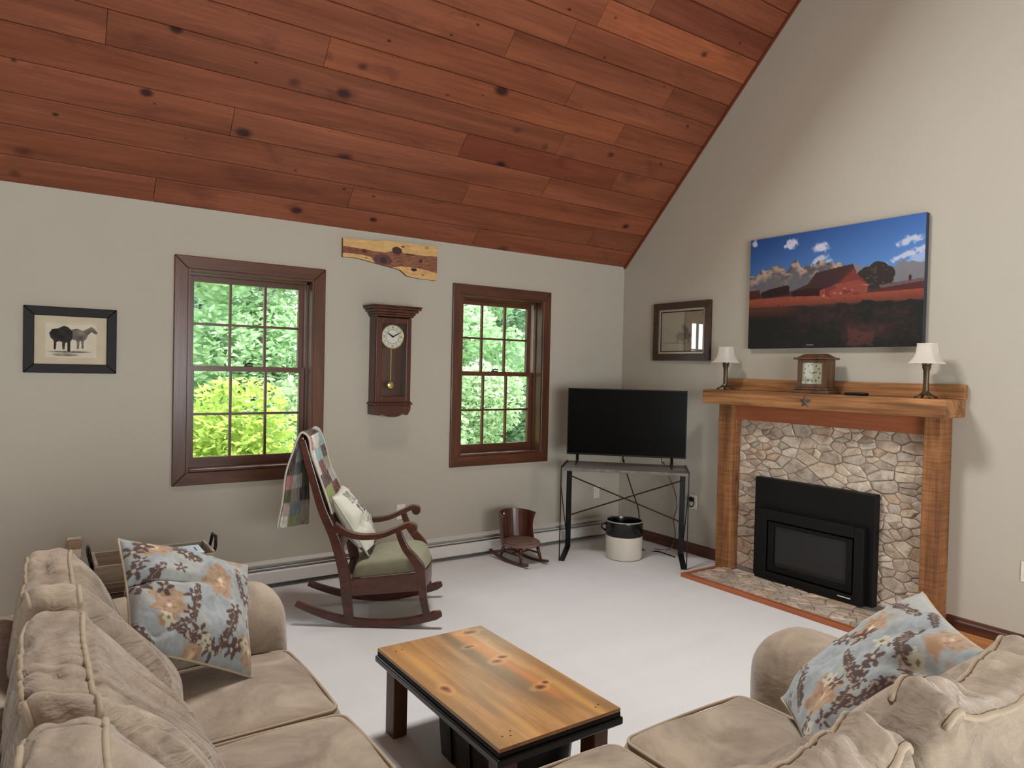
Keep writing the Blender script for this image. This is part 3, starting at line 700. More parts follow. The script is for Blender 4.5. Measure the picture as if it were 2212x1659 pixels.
for poly, a_ in ((h2, .55), (h1, .86)):
    m_ = inpoly(U, V, poly); d_ = np.clip(a_ + sn[m_] * .10, .2, .95)[:, None]; c[m_] = c[m_] * (1 - d_) + np.array([30, 29, 30]) * d_
part('drawing', MB().grid(P), M_paper, hp, cols=rgbn(c), fix=False)
part('backing', MB().box(a0, a1, YW - .009, YW - .002, b0, b1), M_frameblk, hp)
# pencil study on the gable wall
u0, u1, v0, v1 = 3.802, 4.430, 1.617, 2.116
pl = lambda u, v, d: (XW - d, u, v)
gp = thing('framed_pencil_study', 'pale pencil study in a dark walnut frame with light fillet', 'picture', (XW - .01, (u0 + u1) / 2, v0))
frame(gp, pl, u0, u1, v0, v1, .058, .032, M_framebrn)
frame(gp, pl, u0 + .056, u1 - .056, v0 + .056, v1 - .056, .020, .022, M_silver, 'fillet')
frame(gp, pl, u0 + .075, u1 - .075, v0 + .075, v1 - .075, .008, .018, M_frameblk, 'fillet')
a0, a1, b0, b1 = u0 + .08, u1 - .08, v0 + .08, v1 - .08
P = np.stack([np.full(U.shape, XW - .010), a1 - U * (a1 - a0), b1 - V * (b1 - b0)], -1)
fig = [(.42, .50, .62, .13, .10), (.4, .58, .46, .06, .14, -.45), (.4, .62, .62, .1, .07, -.2), (.35, .40, .72, .02, .10), (.3, .54, .74, .025, .1), (.3, .34, .79, .28, .015), (.3, .66, .70, .02, .09)]
part('drawing', MB().grid(P), M_paper, gp, cols=rgbn(sketch(U, V, fig, (190, 180, 156), 5)), fix=False)
part('backing', MB().box(XW - .009, XW - .002, a0, a1, b0, b1), M_framebrn, gp)
part('glazing', MB().box(XW - .0155, XW - .0135, a0, a1, b0, b1), M_glaze, gp)

# ------------------------------------------------------------------ live-edge cedar slab
ts = [(1.823, 2.419), (1.95, 2.422), (2.066, 2.427), (2.16, 2.441), (2.215, 2.443), (2.275, 2.439), (2.40, 2.440), (2.58, 2.444)]
bs = [(1.823, 2.284), (1.923, 2.287), (1.955, 2.283), (2.069, 2.265), (2.194, 2.247), (2.271, 2.235), (2.297, 2.218), (2.332, 2.194), (2.429, 2.184), (2.58, 2.182)]
nu, nv = 260, 70; xs_ = np.linspace(1.823, 2.582, nu); top = np.interp(xs_, *zip(*ts)); bot = np.interp(xs_, *zip(*bs))
Tv = np.linspace(0, 1, nv)[:, None]; Zg = top[None] + (bot - top)[None] * Tv; Xg = np.repeat(xs_[None], nv, 0)
P = np.stack([Xg, np.full(Xg.shape, 4.822), Zg], -1)
r = np.random.default_rng(8); S = (Xg - 1.823) / .759; n1 = smoothnoise(Xg.shape, (30, 12), r); n2 = smoothnoise(Xg.shape, (10, 30), r)
Ccol = np.zeros(Xg.shape + (3,)); Ccol[:] = (208, 170, 112); Ccol += (n1 * 6)[..., None] + (n2 * 5)[..., None]
zt = np.interp(S, [0, .18, .3, .42, .52, .6, .66, .8, 1], [2.362, 2.357, 2.352, 2.35, 2.37, 2.372, 2.352, 2.362, 2.365])
zb = np.interp(S, [0, .2, .28, .34, .42, .5, .6, .7, .8, 1], [2.313, 2.313, 2.306, 2.25, 2.24, 2.245, 2.262, 2.262, 2.262, 2.240])
hw = (Zg < zt) & (Zg > zb); Ccol[hw] = np.array([124, 78, 60]) + (n2[hw] * 8)[:, None]
stripe = hw & (np.sin(Zg * 260 + n2 * 2) > .2) & (S > .3); Ccol[stripe] = (142, 98, 72)
for cx, cz, rx, rz, c in ((2.242, 2.375, .04, .028, (66, 44, 44)), (2.13, 2.295, .075, .038, (92, 62, 58)), (2.135, 2.292, .025, .022, (60, 42, 44)), (1.985, 2.342, .02, .016, (84, 44, 36)), (2.44, 2.318, .016, .014, (78, 36, 32)), (2.385, 2.247, .026, .012, (50, 26, 20)), (2.35, 2.357, .05, .006, (70, 36, 30)), (2.29, 2.41, .014, .007, (80, 52, 36)), (2.49, 2.425, .018, .012, (168, 138, 84)), (2.0, 2.295, .01, .006, (140, 104, 66)), (2.46, 2.215, .012, .008, (150, 116, 70))):
    Ccol[((Xg - cx) / rx) ** 2 + ((Zg - cz) / rz) ** 2 < 1 + n1 * .12] = c
slab = thing('cedar_slab', 'live-edge slab of pale cedar with purplish heartwood hung on the wall', 'wood slab', (2.2, 4.84, 2.18))
part('slab_face', MB().grid(P), M_slab, slab, cols=rgbn(np.clip(Ccol, 0, 255)), fix=False)
poly = [(x, z) for x, z in ts] + [(x, z) for x, z in bs[::-1]]
part('slab_edge', MB().prism(poly, lambda x, z: (x, 4.8225, z), lambda x, z: (x, 4.849, z)), plain('bark_edge', rgb(122, 84, 54), .8), slab)

# ------------------------------------------------------------------ wall clock
wc = thing('wall_clock', 'dark cherry pendulum wall clock with a round white dial', 'clock', (2.19, 4.80, 1.14))
cx0, cx1, fy, by = 2.048, 2.326, 4.722, 4.849
part('case_side', MB().box(cx0, cx0 + .014, fy + .01, by, 1.235, 1.875), M_cherry, wc); part('case_side', MB().box(cx1 - .014, cx1, fy + .01, by, 1.235, 1.875), M_cherry, wc)
part('case_back', MB().box(cx0 + .014, cx1 - .014, by - .012, by, 1.235, 1.875), M_cherry, wc)
dm = MB()
for b in ((cx0, 2.093, 1.25, 1.865), (2.288, cx1, 1.25, 1.865), (2.093, 2.288, 1.826, 1.865), (2.093, 2.288, 1.25, 1.29)): dm.cbox(b[0], b[1], fy, fy + .02, b[2], b[3], .003)
dd = part('door_frame', dm, M_cherry, wc)
part('glass', MB().box(2.093, 2.288, fy + .008, fy + .011, 1.29, 1.826), M_glass, dd)
cm = MB()
for (e, z0, z1) in ((.012, 1.872, 1.888), (.022, 1.888, 1.905), (.038, 1.905, 1.925), (.054, 1.925, 1.942), (.060, 1.942, 1.952)): cm.cbox(cx0 - e, cx1 + e, fy - e, by, z0, z1, .004)
part('cornice', cm, M_cherry, wc)
cm = MB()
for (e, z0, z1) in ((.006, 1.243, 1.252), (.014, 1.228, 1.243), (.004, 1.215, 1.228)): cm.cbox(cx0 - e, cx1 + e, fy - e, by, z0, z1, .004)
part('base_moulding', cm, M_cherry, wc)
ap = [(cx0 - .006, 1.216), (cx1 + .004, 1.216), (cx1 + .002, 1.19), (cx1 - .02, 1.152), (cx1 - .04, 1.152), (cx1 - .06, 1.172), (cx1 - .075, 1.168)]
ap += [(2.187 + .075 * math.cos(a), 1.165 - .027 * math.sin(a)) for a in np.linspace(0.1, PI - .1, 9)] + [(cx0 + .06, 1.172), (cx0 + .03, 1.150), (cx0 - .004, 1.156)]
part('apron', MB().prism(ap, lambda x, z: (x, fy - .002, z), lambda x, z: (x, by, z)), M_cherry, wc)
dc = (2.186, 4.752, 1.728)
part('dial', MB().lathe([(.001, -.004), (.084, -.004), (.086, .004)], dc, 40, axis='Y'), M_dial, wc)
part('bezel', MB().tube([(dc[0] + .087 * math.cos(a), dc[1] - .004, dc[2] + .087 * math.sin(a)) for a in np.linspace(0, 2 * PI, 41)[:-1]], .005, 8, closed=True), M_gold, wc, smooth=True)
mk = MB()
for k in range(12):
    a = k * PI / 6; L0, L1 = .060, .076; nx, nz_ = math.cos(a), math.sin(a); px, pz = -nz_, nx
    for off in ((-.006, .006) if k % 3 else (-.007, 0, .007)):
        wdt = .0016; A = [(dc[0] + nx * q + px * (off + e), dc[1] - .0062, dc[2] + nz_ * q + pz * (off + e)) for q, e in ((L0, -wdt), (L1, -wdt), (L1, wdt), (L0, wdt))]
        mk.add(A, [(0, 1, 2, 3)])
part('hour_marks', mk, plain('dial_ink', rgb(60, 58, 54), .6), wc)
part('chapter_ring', MB().tube([(dc[0] + .052 * math.cos(a), dc[1] - .004, dc[2] + .052 * math.sin(a)) for a in np.linspace(0, 2 * PI, 41)[:-1]], .002, 6, closed=True), M_gold, wc)
hm = MB()
for ang, L, wdt in ((PI / 2 + math.radians(56), .055, .006), (PI / 2 - math.radians(62), .074, .005)):
    dx, dz = math.cos(ang), math.sin(ang); px, pz = -dz, dx
    hm.prism([(-.012, 0), (0, wdt), (L * .55, wdt * .8), (L, 0), (L * .55, -wdt * .8), (0, -wdt)], lambda a, b: (dc[0] + dx * a + px * b, dc[1] - .010, dc[2] + dz * a + pz * b), lambda a, b: (dc[0] + dx * a + px * b, dc[1] - .007, dc[2] + dz * a + pz * b))
part('hands', hm, M_black, wc)
pm = part('pendulum_rod', MB().box(2.186, 2.192, 4.775, 4.778, 1.40, 1.66), M_gold, wc)
part('pendulum_bob', MB().lathe([(.001, -.008), (.024, -.006), (.034, 0), (.030, .006), (.001, .007)], (2.190, 4.772, 1.372), 28, axis='Y'), M_gold, wc, smooth=True)

# ------------------------------------------------------------------ mantel ornaments
def mantel_lamp(y, label):
    b = 1.389; c = (4.43, y, b); t = thing('table_lamp', label, 'lamp', c, 'bronze lamps on the mantel')
    fm = MB()
    for sx in (-1, 1):
        for sy in (-1, 1): fm.tube([(c[0] + sx * .045, y + sy * .045, b + .004), (c[0] + sx * .03, y + sy * .03, b + .016), (c[0] + sx * .012, y + sy * .012, b + .03)], [.006, .007, .008], 8)
    part('feet', fm, M_brass, t, smooth=True)
    part('base', MB().lathe([(.034, .018), (.036, .026), (.024, .034), (.018, .046)], c, 8), M_brass, t)
    part('column', MB().lathe([(.018, .044), (.0165, .06), (.0155, .11), (.0165, .165), (.022, .18), (.025, .19), (.022, .196), (.027, .203), (.027, .21)], c, 16), M_brass, t, smooth=True, autosmooth=.6)
    sh = MB(); n = 4; rows = []
    for k in np.linspace(0, 1, 9):
        half = .046 + .012 * k + .026 * max(0, (k - .45) / .55) ** 1.7; z = b + .328 - k * .116
        ring = []
        for q in range(32):
            a = 2 * PI * q / 32; cc, ss = math.cos(a), math.sin(a); m = (abs(cc) ** 5 + abs(ss) ** 5) ** (-1 / 5); ring.append((c[0] + half * m * cc, y + half * m * ss, z))
        rows.append(ring)
    V_ = [p for rr in rows for p in rr]; F_ = [(i * 32 + k, i * 32 + (k + 1) % 32, (i + 1) * 32 + (k + 1) % 32, (i + 1) * 32 + k) for i in range(8) for k in range(32)]
    s_ = part('shade', MB().add(V_, F_), M_shade, t, smooth=True, fix=False)
    for rr in (rows[0], rows[-1]): part('shade_trim', MB().tube(rr, .003, 6, closed=True), M_cream, s_)
    part('shade_rod', MB().tube([(c[0], y, b + .2), (c[0], y, b + .322)], .004, 6).tube([(c[0] - .045, y, b + .320), (c[0] + .045, y, b + .320)], .0018, 6), M_brass, t)
mantel_lamp(3.535, 'small bronze lamp with white bell shade at the mantel end beside the pencil study')
mantel_lamp(2.060, 'small bronze lamp with white bell shade at the mantel end away from the television')
mc = thing('mantel_clock', 'square brown wooden mantel clock with glass front under the canvas', 'clock', (4.45, 2.79, 1.389))
my0, my1, mx0, mx1 = 2.685, 2.90, 4.40, 4.51
part('plinth', MB().cbox(mx0 - .022, mx1 + .015, my0 - .03, my1 + .03, 1.389, 1.412, .004).cbox(mx0 - .010, mx1 + .008, my0 - .014, my1 + .014, 1.412, 1.43, .006), M_mclock, mc)
part('case', MB().cbox(mx0 + .012, mx1, my0, my1, 1.43, 1.622, .004), M_mclock, mc)
bz = MB()
for b in ((my0, 2.718, 1.43, 1.622), (2.868, my1, 1.43, 1.622), (2.718, 2.868, 1.43, 1.455), (2.718, 2.868, 1.600, 1.622)): bz.cbox(mx0, mx0 + .014, *b, .003)
part('bezel', bz, M_mclock, mc)
part('cap', MB().cbox(mx0 - .02, mx1 + .012, my0 - .024, my1 + .024, 1.622, 1.636, .004).hexa([(mx0 - .005, my0 - .005, 1.636), (mx1, my0 - .005, 1.636), (mx1, my1 + .005, 1.636), (mx0 - .005, my1 + .005, 1.636), (mx0 + .03, my0 + .035, 1.662), (mx1 - .03, my0 + .035, 1.662), (mx1 - .03, my1 - .035, 1.662), (mx0 + .03, my1 - .035, 1.662)]), M_mclock, mc)
fc = part('face', MB().box(mx0 + .009, mx0 + .0119, 2.718, 2.868, 1.455, 1.600), plain('silvered_dial', rgb(176, 176, 150), .35, .3), mc)
dm = MB()
for k in range(12):
    a = k * PI / 6; dm.box(mx0 + .0075, mx0 + .009, 2.793 + .058 * math.cos(a) - .003, 2.793 + .058 * math.cos(a) + .003, 1.528 + .058 * math.sin(a) - .006, 1.528 + .058 * math.sin(a) + .006)
for ang, L in ((math.radians(150), .035), (math.radians(15), .05)):
    dm.prism([(0, .003), (L, 0), (0, -.003)], lambda a, b: (mx0 + .0065, 2.793 - math.cos(ang) * a + math.sin(ang) * b, 1.528 + math.sin(ang) * a + math.cos(ang) * b), lambda a, b: (mx0 + .008, 2.793 - math.cos(ang) * a + math.sin(ang) * b, 1.528 + math.sin(ang) * a + math.cos(ang) * b))
part('dial_marks', dm, M_black, fc)
part('glass', MB().box(mx0 + .003, mx0 + .005, 2.718, 2.868, 1.455, 1.600), M_glass, mc)
rm = thing('remote_control', 'small black remote lying on the mantel shelf', 'remote', (4.42, 2.48, 1.389))
part('body', MB().cbox(4.395, 4.44, 2.41, 2.555, 1.389, 1.408, .006), M_black, rm)
bt = MB()
for k in range(5):
    for q in (0, 1): bt.cbox(4.407 + q * .014, 4.415 + q * .014, 2.43 + k * .022, 2.44 + k * .022, 1.407, 1.410, .001)
part('buttons', bt, M_gloss, rm)
sm = MB(); R_ = .046; r_ = .019; c0 = (4.3205, 2.782, 1.334); pts = []
for k in range(10):
    a = PI / 2 + k * PI / 5; q = R_ if k % 2 == 0 else r_; pts.append((c0[0], c0[1] + q * math.cos(a), c0[2] + q * math.sin(a)))
sm.add(pts + [(c0[0] - .016, c0[1], c0[2]), (c0[0] + .001, c0[1], c0[2])], [(k, (k + 1) % 10, 10) for k in range(10)] + [((k + 1) % 10, k, 11) for k in range(10)])
sm.tube([(4.3185, 2.782, 1.378), (4.3195, 2.784, 1.384), (4.3205, 2.782, 1.389)], .0015, 6)
solo('star_ornament', sm, M_pewter, 'pewter barn star fixed to the front of the mantel beam', 'star')

# ------------------------------------------------------------------ television stand, television, crock
C45 = 2 ** -.5
SO = Vector((3.98, 4.15, 0))
def st(a, b, z):   # a along the stand's width (towards the fireplace), b back into the corner
    return (SO.x + a * C45 + b * C45, SO.y - a * C45 + b * C45, z)
def stbox(m, a0, a1, b0, b1, z0, z1): return m.hexa([st(a0, b0, z0), st(a1, b0, z0), st(a1, b1, z0), st(a0, b1, z0), st(a0, b0, z1), st(a1, b0, z1), st(a1, b1, z1), st(a0, b1, z1)])
HW = .495; FB, BB = -.24, .235
tvs = thing('tv_stand', 'corner console with grey top and black bent steel frame', 'tv stand', tuple(SO))
part('top', stbox(MB(), -HW + .006, HW - .006, FB, BB - .01, .718, .742), M_standtop, tvs, bevel=.003)
for sgn in (-1, 1):
    a0, a1 = sorted((sgn * HW, sgn * (HW - .006))); aw0, aw1 = sorted((sgn * HW, sgn * (HW - .045)))
    m = MB(); stbox(m, a0, a1, FB - .004, FB + .022, 0, .742)
    part('front_leg', m, M_blackm, tvs)
    m = MB(); stbox(m, aw0, aw1, BB - .012, BB, 0.0, .70); part('back_leg', m, M_blackm, tvs)
    m = MB(); stbox(m, aw0, aw1, FB, BB, 0, .006); part('foot_bar', m, M_blackm, tvs)
    ptsr = [(BB - .006, .70), (BB - .008, .725), (BB - .02, .742), (BB - .05, .748), (FB, .748)]
    m = MB().ribbon(ptsr, [.006] * 5, (a0 - (.006 if sgn > 0 else 0), a1 + (.006 if sgn < 0 else 0)), lambda b, z, a: st(a, b, z)); part('side_strap', m, M_blackm, tvs)
    m = MB().tube([st(sgn * (HW - .003), FB + .01, .60), st(sgn * (HW - .003), BB - .01, .14)], .004, 6); part('side_rod', m, M_blackm, tvs)
for z0, z1 in ((.62, .27), (.27, .62)):
    part('cross_brace', MB().tube([st(-HW + .02, BB - .016 - (.012 if z0 > .5 else 0), z0), st(HW - .02, BB - .016 - (.012 if z0 > .5 else 0), z1)], .006, 8), plain('brace_bronze', rgb(44, 26, 22), .5), tvs)
tb = .02   # plane of the television
tv = thing('television', 'flat black television standing on the corner console', 'television', st(.0, tb, .742))
TA0, TA1, TZ0, TZ1 = -.478, .48, .822, 1.368
part('housing', stbox(MB(), TA0, TA1, tb - .012, tb + .02, TZ0, TZ1), M_black, tv, bevel=.003)
part('back_box', stbox(MB(), -.3, .3, tb + .018, tb + .06, TZ0 + .02, TZ0 + .30), M_black, tv, bevel=.006)
part('screen', stbox(MB(), TA0 + .008, TA1 - .008, tb - .0135, tb - .0118, TZ0 + .014, TZ1 - .008), M_tvsc, tv)
for a in (-.39, .37):
    m = MB().tube([st(a, tb, TZ0 + .01), st(a, tb - .03, .78), st(a - .005, tb - .10, .747)], [.012, .010, .006], 8).tube([st(a, tb, TZ0 + .01), st(a, tb + .03, .78), st(a - .005, tb + .09, .747)], [.012, .010, .006], 8)
    part('foot', m, M_blackm, tv, smooth=True)
cr = thing('crock', 'cream stoneware crock with black glazed rim under the television stand', 'crock', (3.985, 4.145, 0))
cc = (3.985, 4.145, 0)
part('lower_body', MB().lathe([(.125, .0), (.140, .006), (.146, .02), (.148, .19)], cc, 40), M_crockw, cr, smooth=True, autosmooth=.7)
part('upper_band', MB().lathe([(.148, .188), (.1495, .19), (.1495, .285), (.151, .30), (.148, .308), (.137, .306), (.134, .29), (.132, .03)], cc, 40), M_crockb, cr, smooth=True, autosmooth=.7)
part('rim', MB().tube([(cc[0] + .146 * math.cos(a), cc[1] + .146 * math.sin(a), .304) for a in np.linspace(0, 2 * PI, 41)[:-1]], .006, 8, closed=True), plain('rim_wear', rgb(150, 144, 134), .35), cr, smooth=True)
for sg in (-1,):
    d_ = Vector((-.72, .69, 0)).normalized()
    part('handle', MB().tube([Vector((cc[0], cc[1], .27)) + d_ * .146, Vector((cc[0], cc[1], .268)) + d_ * .178, Vector((cc[0], cc[1], .235)) + d_ * .184, Vector((cc[0], cc[1], .212)) + d_ * .147], .009, 8), M_crockb, cr, smooth=True)
# cords
def cord(name, pts, r, mat, label):
    P = [Vector(p) for p in pts]; out = []
    for i in range(len(P) - 1):
        p0, p1, p2, p3 = P[max(i - 1, 0)], P[i], P[i + 1], P[min(i + 2, len(P) - 1)]
        for t in np.linspace(0, 1, 8, endpoint=False):
            out.append(.5 * ((2 * p1) + (p2 - p0) * t + (2 * p0 - 5 * p1 + 4 * p2 - p3) * t * t + (3 * p1 - p0 - 3 * p2 + p3) * t ** 3))
    out.append(P[-1]); return solo(name, MB().tube(out, r, 6), mat, label, 'cord', smooth=True)
cord('power_cord', [st(-.02, tb + .05, .86), st(-.02, .15, .765), st(-.015, .235, .765), st(-.005, .262, .70), st(.06, .30, .5), st(.12, .30, .32), st(.15, .28, .02), st(.3, .24, .006), st(.42, .1, .006)], .005, M_black, 'black cord hanging down behind the corner console')
cord('extension_cord', [st(.28, tb + .05, .86), st(.30, .15, .765), st(.315, .235, .765), st(.33, .265, .70), (XW - .05, 4.12, .52), (XW - .03, 4.10, .38), (XW - .035, 4.13, .25), (XW - .04, 4.10, .12), (XW - .09, 4.12, .008), (4.40, 4.2, .006)], .004, plain('grey_cord', rgb(92, 84, 78), .5), 'thin grey cord running down the gable wall by the console')
# outlets
def outlet(p, axis, label, extra=None):
    x, y, z = p; t = thing('outlet', label, 'outlet', p, 'wall outlets')
    if axis == 'Y':
        part('plate', MB().cbox(x - .035, x + .035, y - .006, y + .001, z - .057, z + .057, .003), M_plastic, t)
        for dz in (-.022, .022): part('socket', MB().cbox(x - .017, x + .017, y - .0085, y - .005, z + dz - .014, z + dz + .014, .003), M_plastic, t)
    else:
        part('plate', MB().cbox(x - .006, x + .001, y - .035, y + .035, z - .057, z + .057, .003), M_plastic, t)
        for dz in (-.022, .022): part('socket', MB().cbox(x - .0085, x - .005, y - .017, y + .017, z + dz - .014, z + dz + .014, .003), M_plastic, t)
    return t
outlet((2.328, YW, .405), 'Y', 'ivory wall outlet behind the arms of the rocking chair')
outlet((4.30, YW, .40), 'Y', 'ivory wall outlet behind the crossed braces of the console')
outlet((.215, YW, .40), 'Y', 'ivory wall outlet behind the wooden tray')
outlet((XW, 1.556, .441), 'X', 'ivory wall outlet on the gable wall away from the hearth')
outlet((XW, 3.945, .435), 'X', 'ivory wall outlet beside the console with a black plug')
pg = thing('plug', 'black plug with a looped cord in the outlet beside the console', 'plug', (XW - .02, 3.945, .457))
part('body', MB().cbox(XW - .038, XW - .008, 3.928, 3.962, .44, .474, .006), M_black, pg)
part('loop', MB().tube([(XW - .035, 3.945 - .005 + .028 * math.cos(a), .438 + .04 * math.sin(a)) for a in np.linspace(.3, 5.4, 20)], .005, 8), M_black, pg, smooth=True)
af = thing('air_freshener', 'tan and white plug-in air freshener in the outlet behind the tray', 'air freshener', (.215, YW - .03, .37))
part('cover', MB().cbox(.178, .252, YW - .05, YW - .008, .395, .445, .01), M_tan, af)
part('bottle', MB().cbox(.182, .250, YW - .045, YW - .008, .338, .396, .008), M_plastic, af)

# ------------------------------------------------------------------ rocking chair
RA = math.radians(-29); RD = Vector((math.cos(RA), math.sin(RA), 0)); RN = Vector((-RD.y, RD.x, 0)); RO = Vector((1.725, 3.97, 0))
def half(s): return .235 + .105 * s
def rc(s, z, lat):      # lat in -1..1 of the half width (near side is -1)
    p = RO + RD * s + RN * (lat * half(s)); return (p.x, p.y, z)
def rl(s, z, off, lat):  # absolute offset from the side plane
    p = RO + RD * s + RN * (lat * half(s) + off); return (p.x, p.y, z)
ch = thing('rocking_chair', 'dark mahogany rocking chair with scrolled arms and sage seat', 'rocking chair', tuple(RO))
def cat(pts, n=6):
    P = [np.array(p, float) for p in pts]; out = []
    for i in range(len(P) - 1):
        p0, p1, p2, p3 = P[max(i - 1, 0)], P[i], P[i + 1], P[min(i + 2, len(P) - 1)]
        for t in np.linspace(0, 1, n, endpoint=False): out.append(tuple(.5 * ((2 * p1) + (p2 - p0) * t + (2 * p0 - 5 * p1 + 4 * p2 - p3) * t * t + (3 * p1 - p0 - 3 * p2 + p3) * t ** 3)))
    out.append(tuple(P[-1])); return out
for lat in (-1, 1):
    pl = lambda off: (lambda a, b, q: rl(a, b, q, lat))
    post = cat([(-.105, .035), (-.122, .16), (-.136, .286), (-.165, .409), (-.205, .53), (-.272, .68), (-.335, .88), (-.392, 1.075)])
    n = len(post); part('back_post', MB().ribbon(post, list(np.interp(np.linspace(0, 1, n), [0, .3, .5, 1], [.05, .062, .058, .04])), (-.019, .019), pl(0)), M_rock, ch, bevel=.005)
    arm = cat([(-.205, .582), (-.135, .545), (-.05, .525), (.06, .533), (.15, .568), (.215, .598), (.245, .597)])
    n = len(arm); part('arm', MB().ribbon(arm, list(np.interp(np.linspace(0, 1, n), [0, .15, .6, 1], [.05, .034, .026, .03])), (-.028, .028), pl(0)).lathe([(.001, -.03), (.026, -.03), (.03, -.024), (.03, .024), (.026, .03), (.001, .03)], (0, 0, 0), 18) if False else MB().ribbon(arm, list(np.interp(np.linspace(0, 1, n), [0, .15, .6, 1], [.05, .034, .026, .03])), (-.028, .028), pl(0)), M_rock, ch, bevel=.006)
    part('arm_scroll', MB().tube([rl(.248, .582, -.031, lat), rl(.248, .582, .031, lat)], .029, 18), M_rock, ch, bevel=.005)
    sup = cat([(.165, .575), (.18, .525), (.212, .46), (.262, .40), (.296, .345), (.306, .28), (.318, .18), (.340, .075)])
    n = len(sup); part('front_leg', MB().ribbon(sup, list(np.interp(np.linspace(0, 1, n), [0, .3, .55, .62, 1], [.034, .042, .062, .05, .042])), (-.018, .018), pl(0)), M_rock, ch, bevel=.005)
    ss = np.linspace(-.415, .425, 25); rk = [(s, .0235 + .49 * (s - .05) ** 2) for s in ss]
    part('rocker', MB().ribbon(rk, list(np.interp(ss, [-.415, -.2, .3, .40, .425], [.034, .045, .045, .05, .03])), (-.017, .017), pl(0)), M_rock, ch, bevel=.006)
    part('side_rail', MB().hexa([rl(-.12, .178, -.013, lat), rl(.30, .222, -.013, lat), rl(.30, .222, .013, lat), rl(-.12, .178, .013, lat), rl(-.12, .272, -.013, lat), rl(.30, .325, -.013, lat), rl(.30, .325, .013, lat), rl(-.12, .272, .013, lat)]), M_rock, ch, bevel=.003)
fr = [rc(.315 + .045 * (1 - q * q), .225, q * .93) for q in np.linspace(-1, 1, 13)]; m = MB()
rows = [[(p[0], p[1], .225) for p in fr], [(p[0], p[1], .325) for p in fr], [(p[0] - RD.x * .024, p[1] - RD.y * .024, .325) for p in fr], [(p[0] - RD.x * .024, p[1] - RD.y * .024, .225) for p in fr]]
part('front_rail', m.grid(np.array([list(r_) for r_ in rows + [rows[0]]])), M_rock, ch)
part('rear_rail', MB().hexa([rc(-.145, .18, -.93), rc(-.12, .18, -.93), rc(-.12, .18, .93), rc(-.145, .18, .93), rc(-.155, .28, -.93), rc(-.13, .28, -.93), rc(-.13, .28, .93), rc(-.155, .28, .93)]), M_rock, ch)
part('crest_rail', MB().ribbon([(-.362, .97), (-.380, 1.03), (-.398, 1.092)], [.026] * 3, (-1.08, 1.08), lambda a, b, q: rc(a, b, q)), M_rock, ch, bevel=.006)
part('lower_back_rail', MB().ribbon([(-.165, .44), (-.185, .50)], [.024] * 2, (-.93, .93), lambda a, b, q: rc(a, b, q)), M_rock, ch)
for q in np.linspace(-.66, .66, 5): part('slat', MB().ribbon([(-.182, .49), (-.262, .68), (-.328, .88), (-.362, .985)], [.012] * 4, (q - .11, q + .11), lambda a, b, l_: rc(a, b, l_)), M_rock, ch)
# seat cushion (part of the chair)
nu, nv = 26, 26; G = []; 
for i in range(nu):
    rowp = []
    for j in range(nv):
        a = -1 + 2 * i / (nu - 1); b = -1 + 2 * j / (nv - 1); fx = .045 * (1 - b * b) * max(0, a)
        e = (1 - abs(a) ** 6) * (1 - abs(b) ** 6); s = .105 + .205 * a + fx; zb = .272 + .125 * (s + .12)
        rowp.append(rc(s, zb + .002 + .085 * e ** .45 + .03 * (1 - a * a) * (1 - b * b), b * .9))
    G.append(rowp)
sb_ = [[rc(.105 + .205 * (-1 + 2 * i / 7) + .045 * (1 - (-1 + 2 * j / 7) ** 2) * max(0, -1 + 2 * i / 7), .27 + .125 * (.225 + .205 * (-1 + 2 * i / 7)), .9 * (-1 + 2 * j / 7)) for j in range(8)] for i in range(8)]
part('seat_cushion', MB().grid(G).grid(sb_), M_cushion, ch, smooth=True)
# quilt over the back
PAL = [(214, 214, 202), (150, 180, 176), (104, 56, 52), (56, 34, 34), (148, 160, 100), (196, 176, 168), (178, 186, 176), (74, 66, 50), (188, 132, 130), (222, 220, 208), (60, 40, 42), (160, 150, 132), (128, 140, 138), (92, 96, 60)]
path = cat([(-.515, .565), (-.495, .70), (-.462, .88), (-.428, 1.04), (-.412, 1.098), (-.388, 1.112), (-.356, 1.085), (-.335, 1.0), (-.300, .88), (-.252, .75), (-.214, .645)], 14)
pa = np.array(path); nu = len(pa); nv = 120; lat = np.linspace(-1.10, 1.06, nv)
rg = np.random.default_rng(21); wob = smoothnoise((nu, nv), (10, 5), rg) * .006
cum = np.concatenate([[0], np.cumsum(np.hypot(*np.diff(pa, axis=0).T))]); back = cum < cum[np.argmax(pa[:, 1])]
tang = np.gradient(pa, axis=0); nrm = np.stack([-tang[:, 1], tang[:, 0]], 1); nrm /= np.linalg.norm(nrm, axis=1)[:, None]
Gq = np.zeros((nu, nv, 3)); Cq = np.zeros((nu, nv, 3))
cell = {}; pr = random.Random(5)
for i in range(nu):
    u = cum[i]
    for j in range(nv):
        s, z = pa[i] + nrm[i] * (wob[i, j] + .004); dn_ = max(0, min(1, (1.06 - pa[i, 1]) / .5)) if back[i] else 0
        lt = lat[j]; Gq[i, j] = rc(s + dn_ * (.042 + .030 * lt + .012 * math.sin(lt * 7)), z - dn_ * .03 * (lt + 1), lt)
        band = int((cum[-1] - u) / .078) + 1; wv = (lat[j] + 1.1) * .235; kx = 0 if wv < .10 else (1 if wv < .30 + .05 * (band % 2) else 2)
        key = (band, kx)
        fixc = {6: (216, 218, 206), 5: (150, 186, 184), 4: (112, 52, 50), 3: (74, 38, 38), 2: (156, 170, 104), 1: (202, 170, 166), 0: (188, 190, 186)}
        if key not in cell and not back[i] and kx == 1 and band in fixc: cell[key] = fixc[band]
        if key not in cell: cell[key] = PAL[pr.randrange(len(PAL))] 
        Cq[i, j] = cell[key]
nq = smoothnoise((nu, nv), (60, 50), rg); Cq *= (1 + .10 * nq)[..., None]
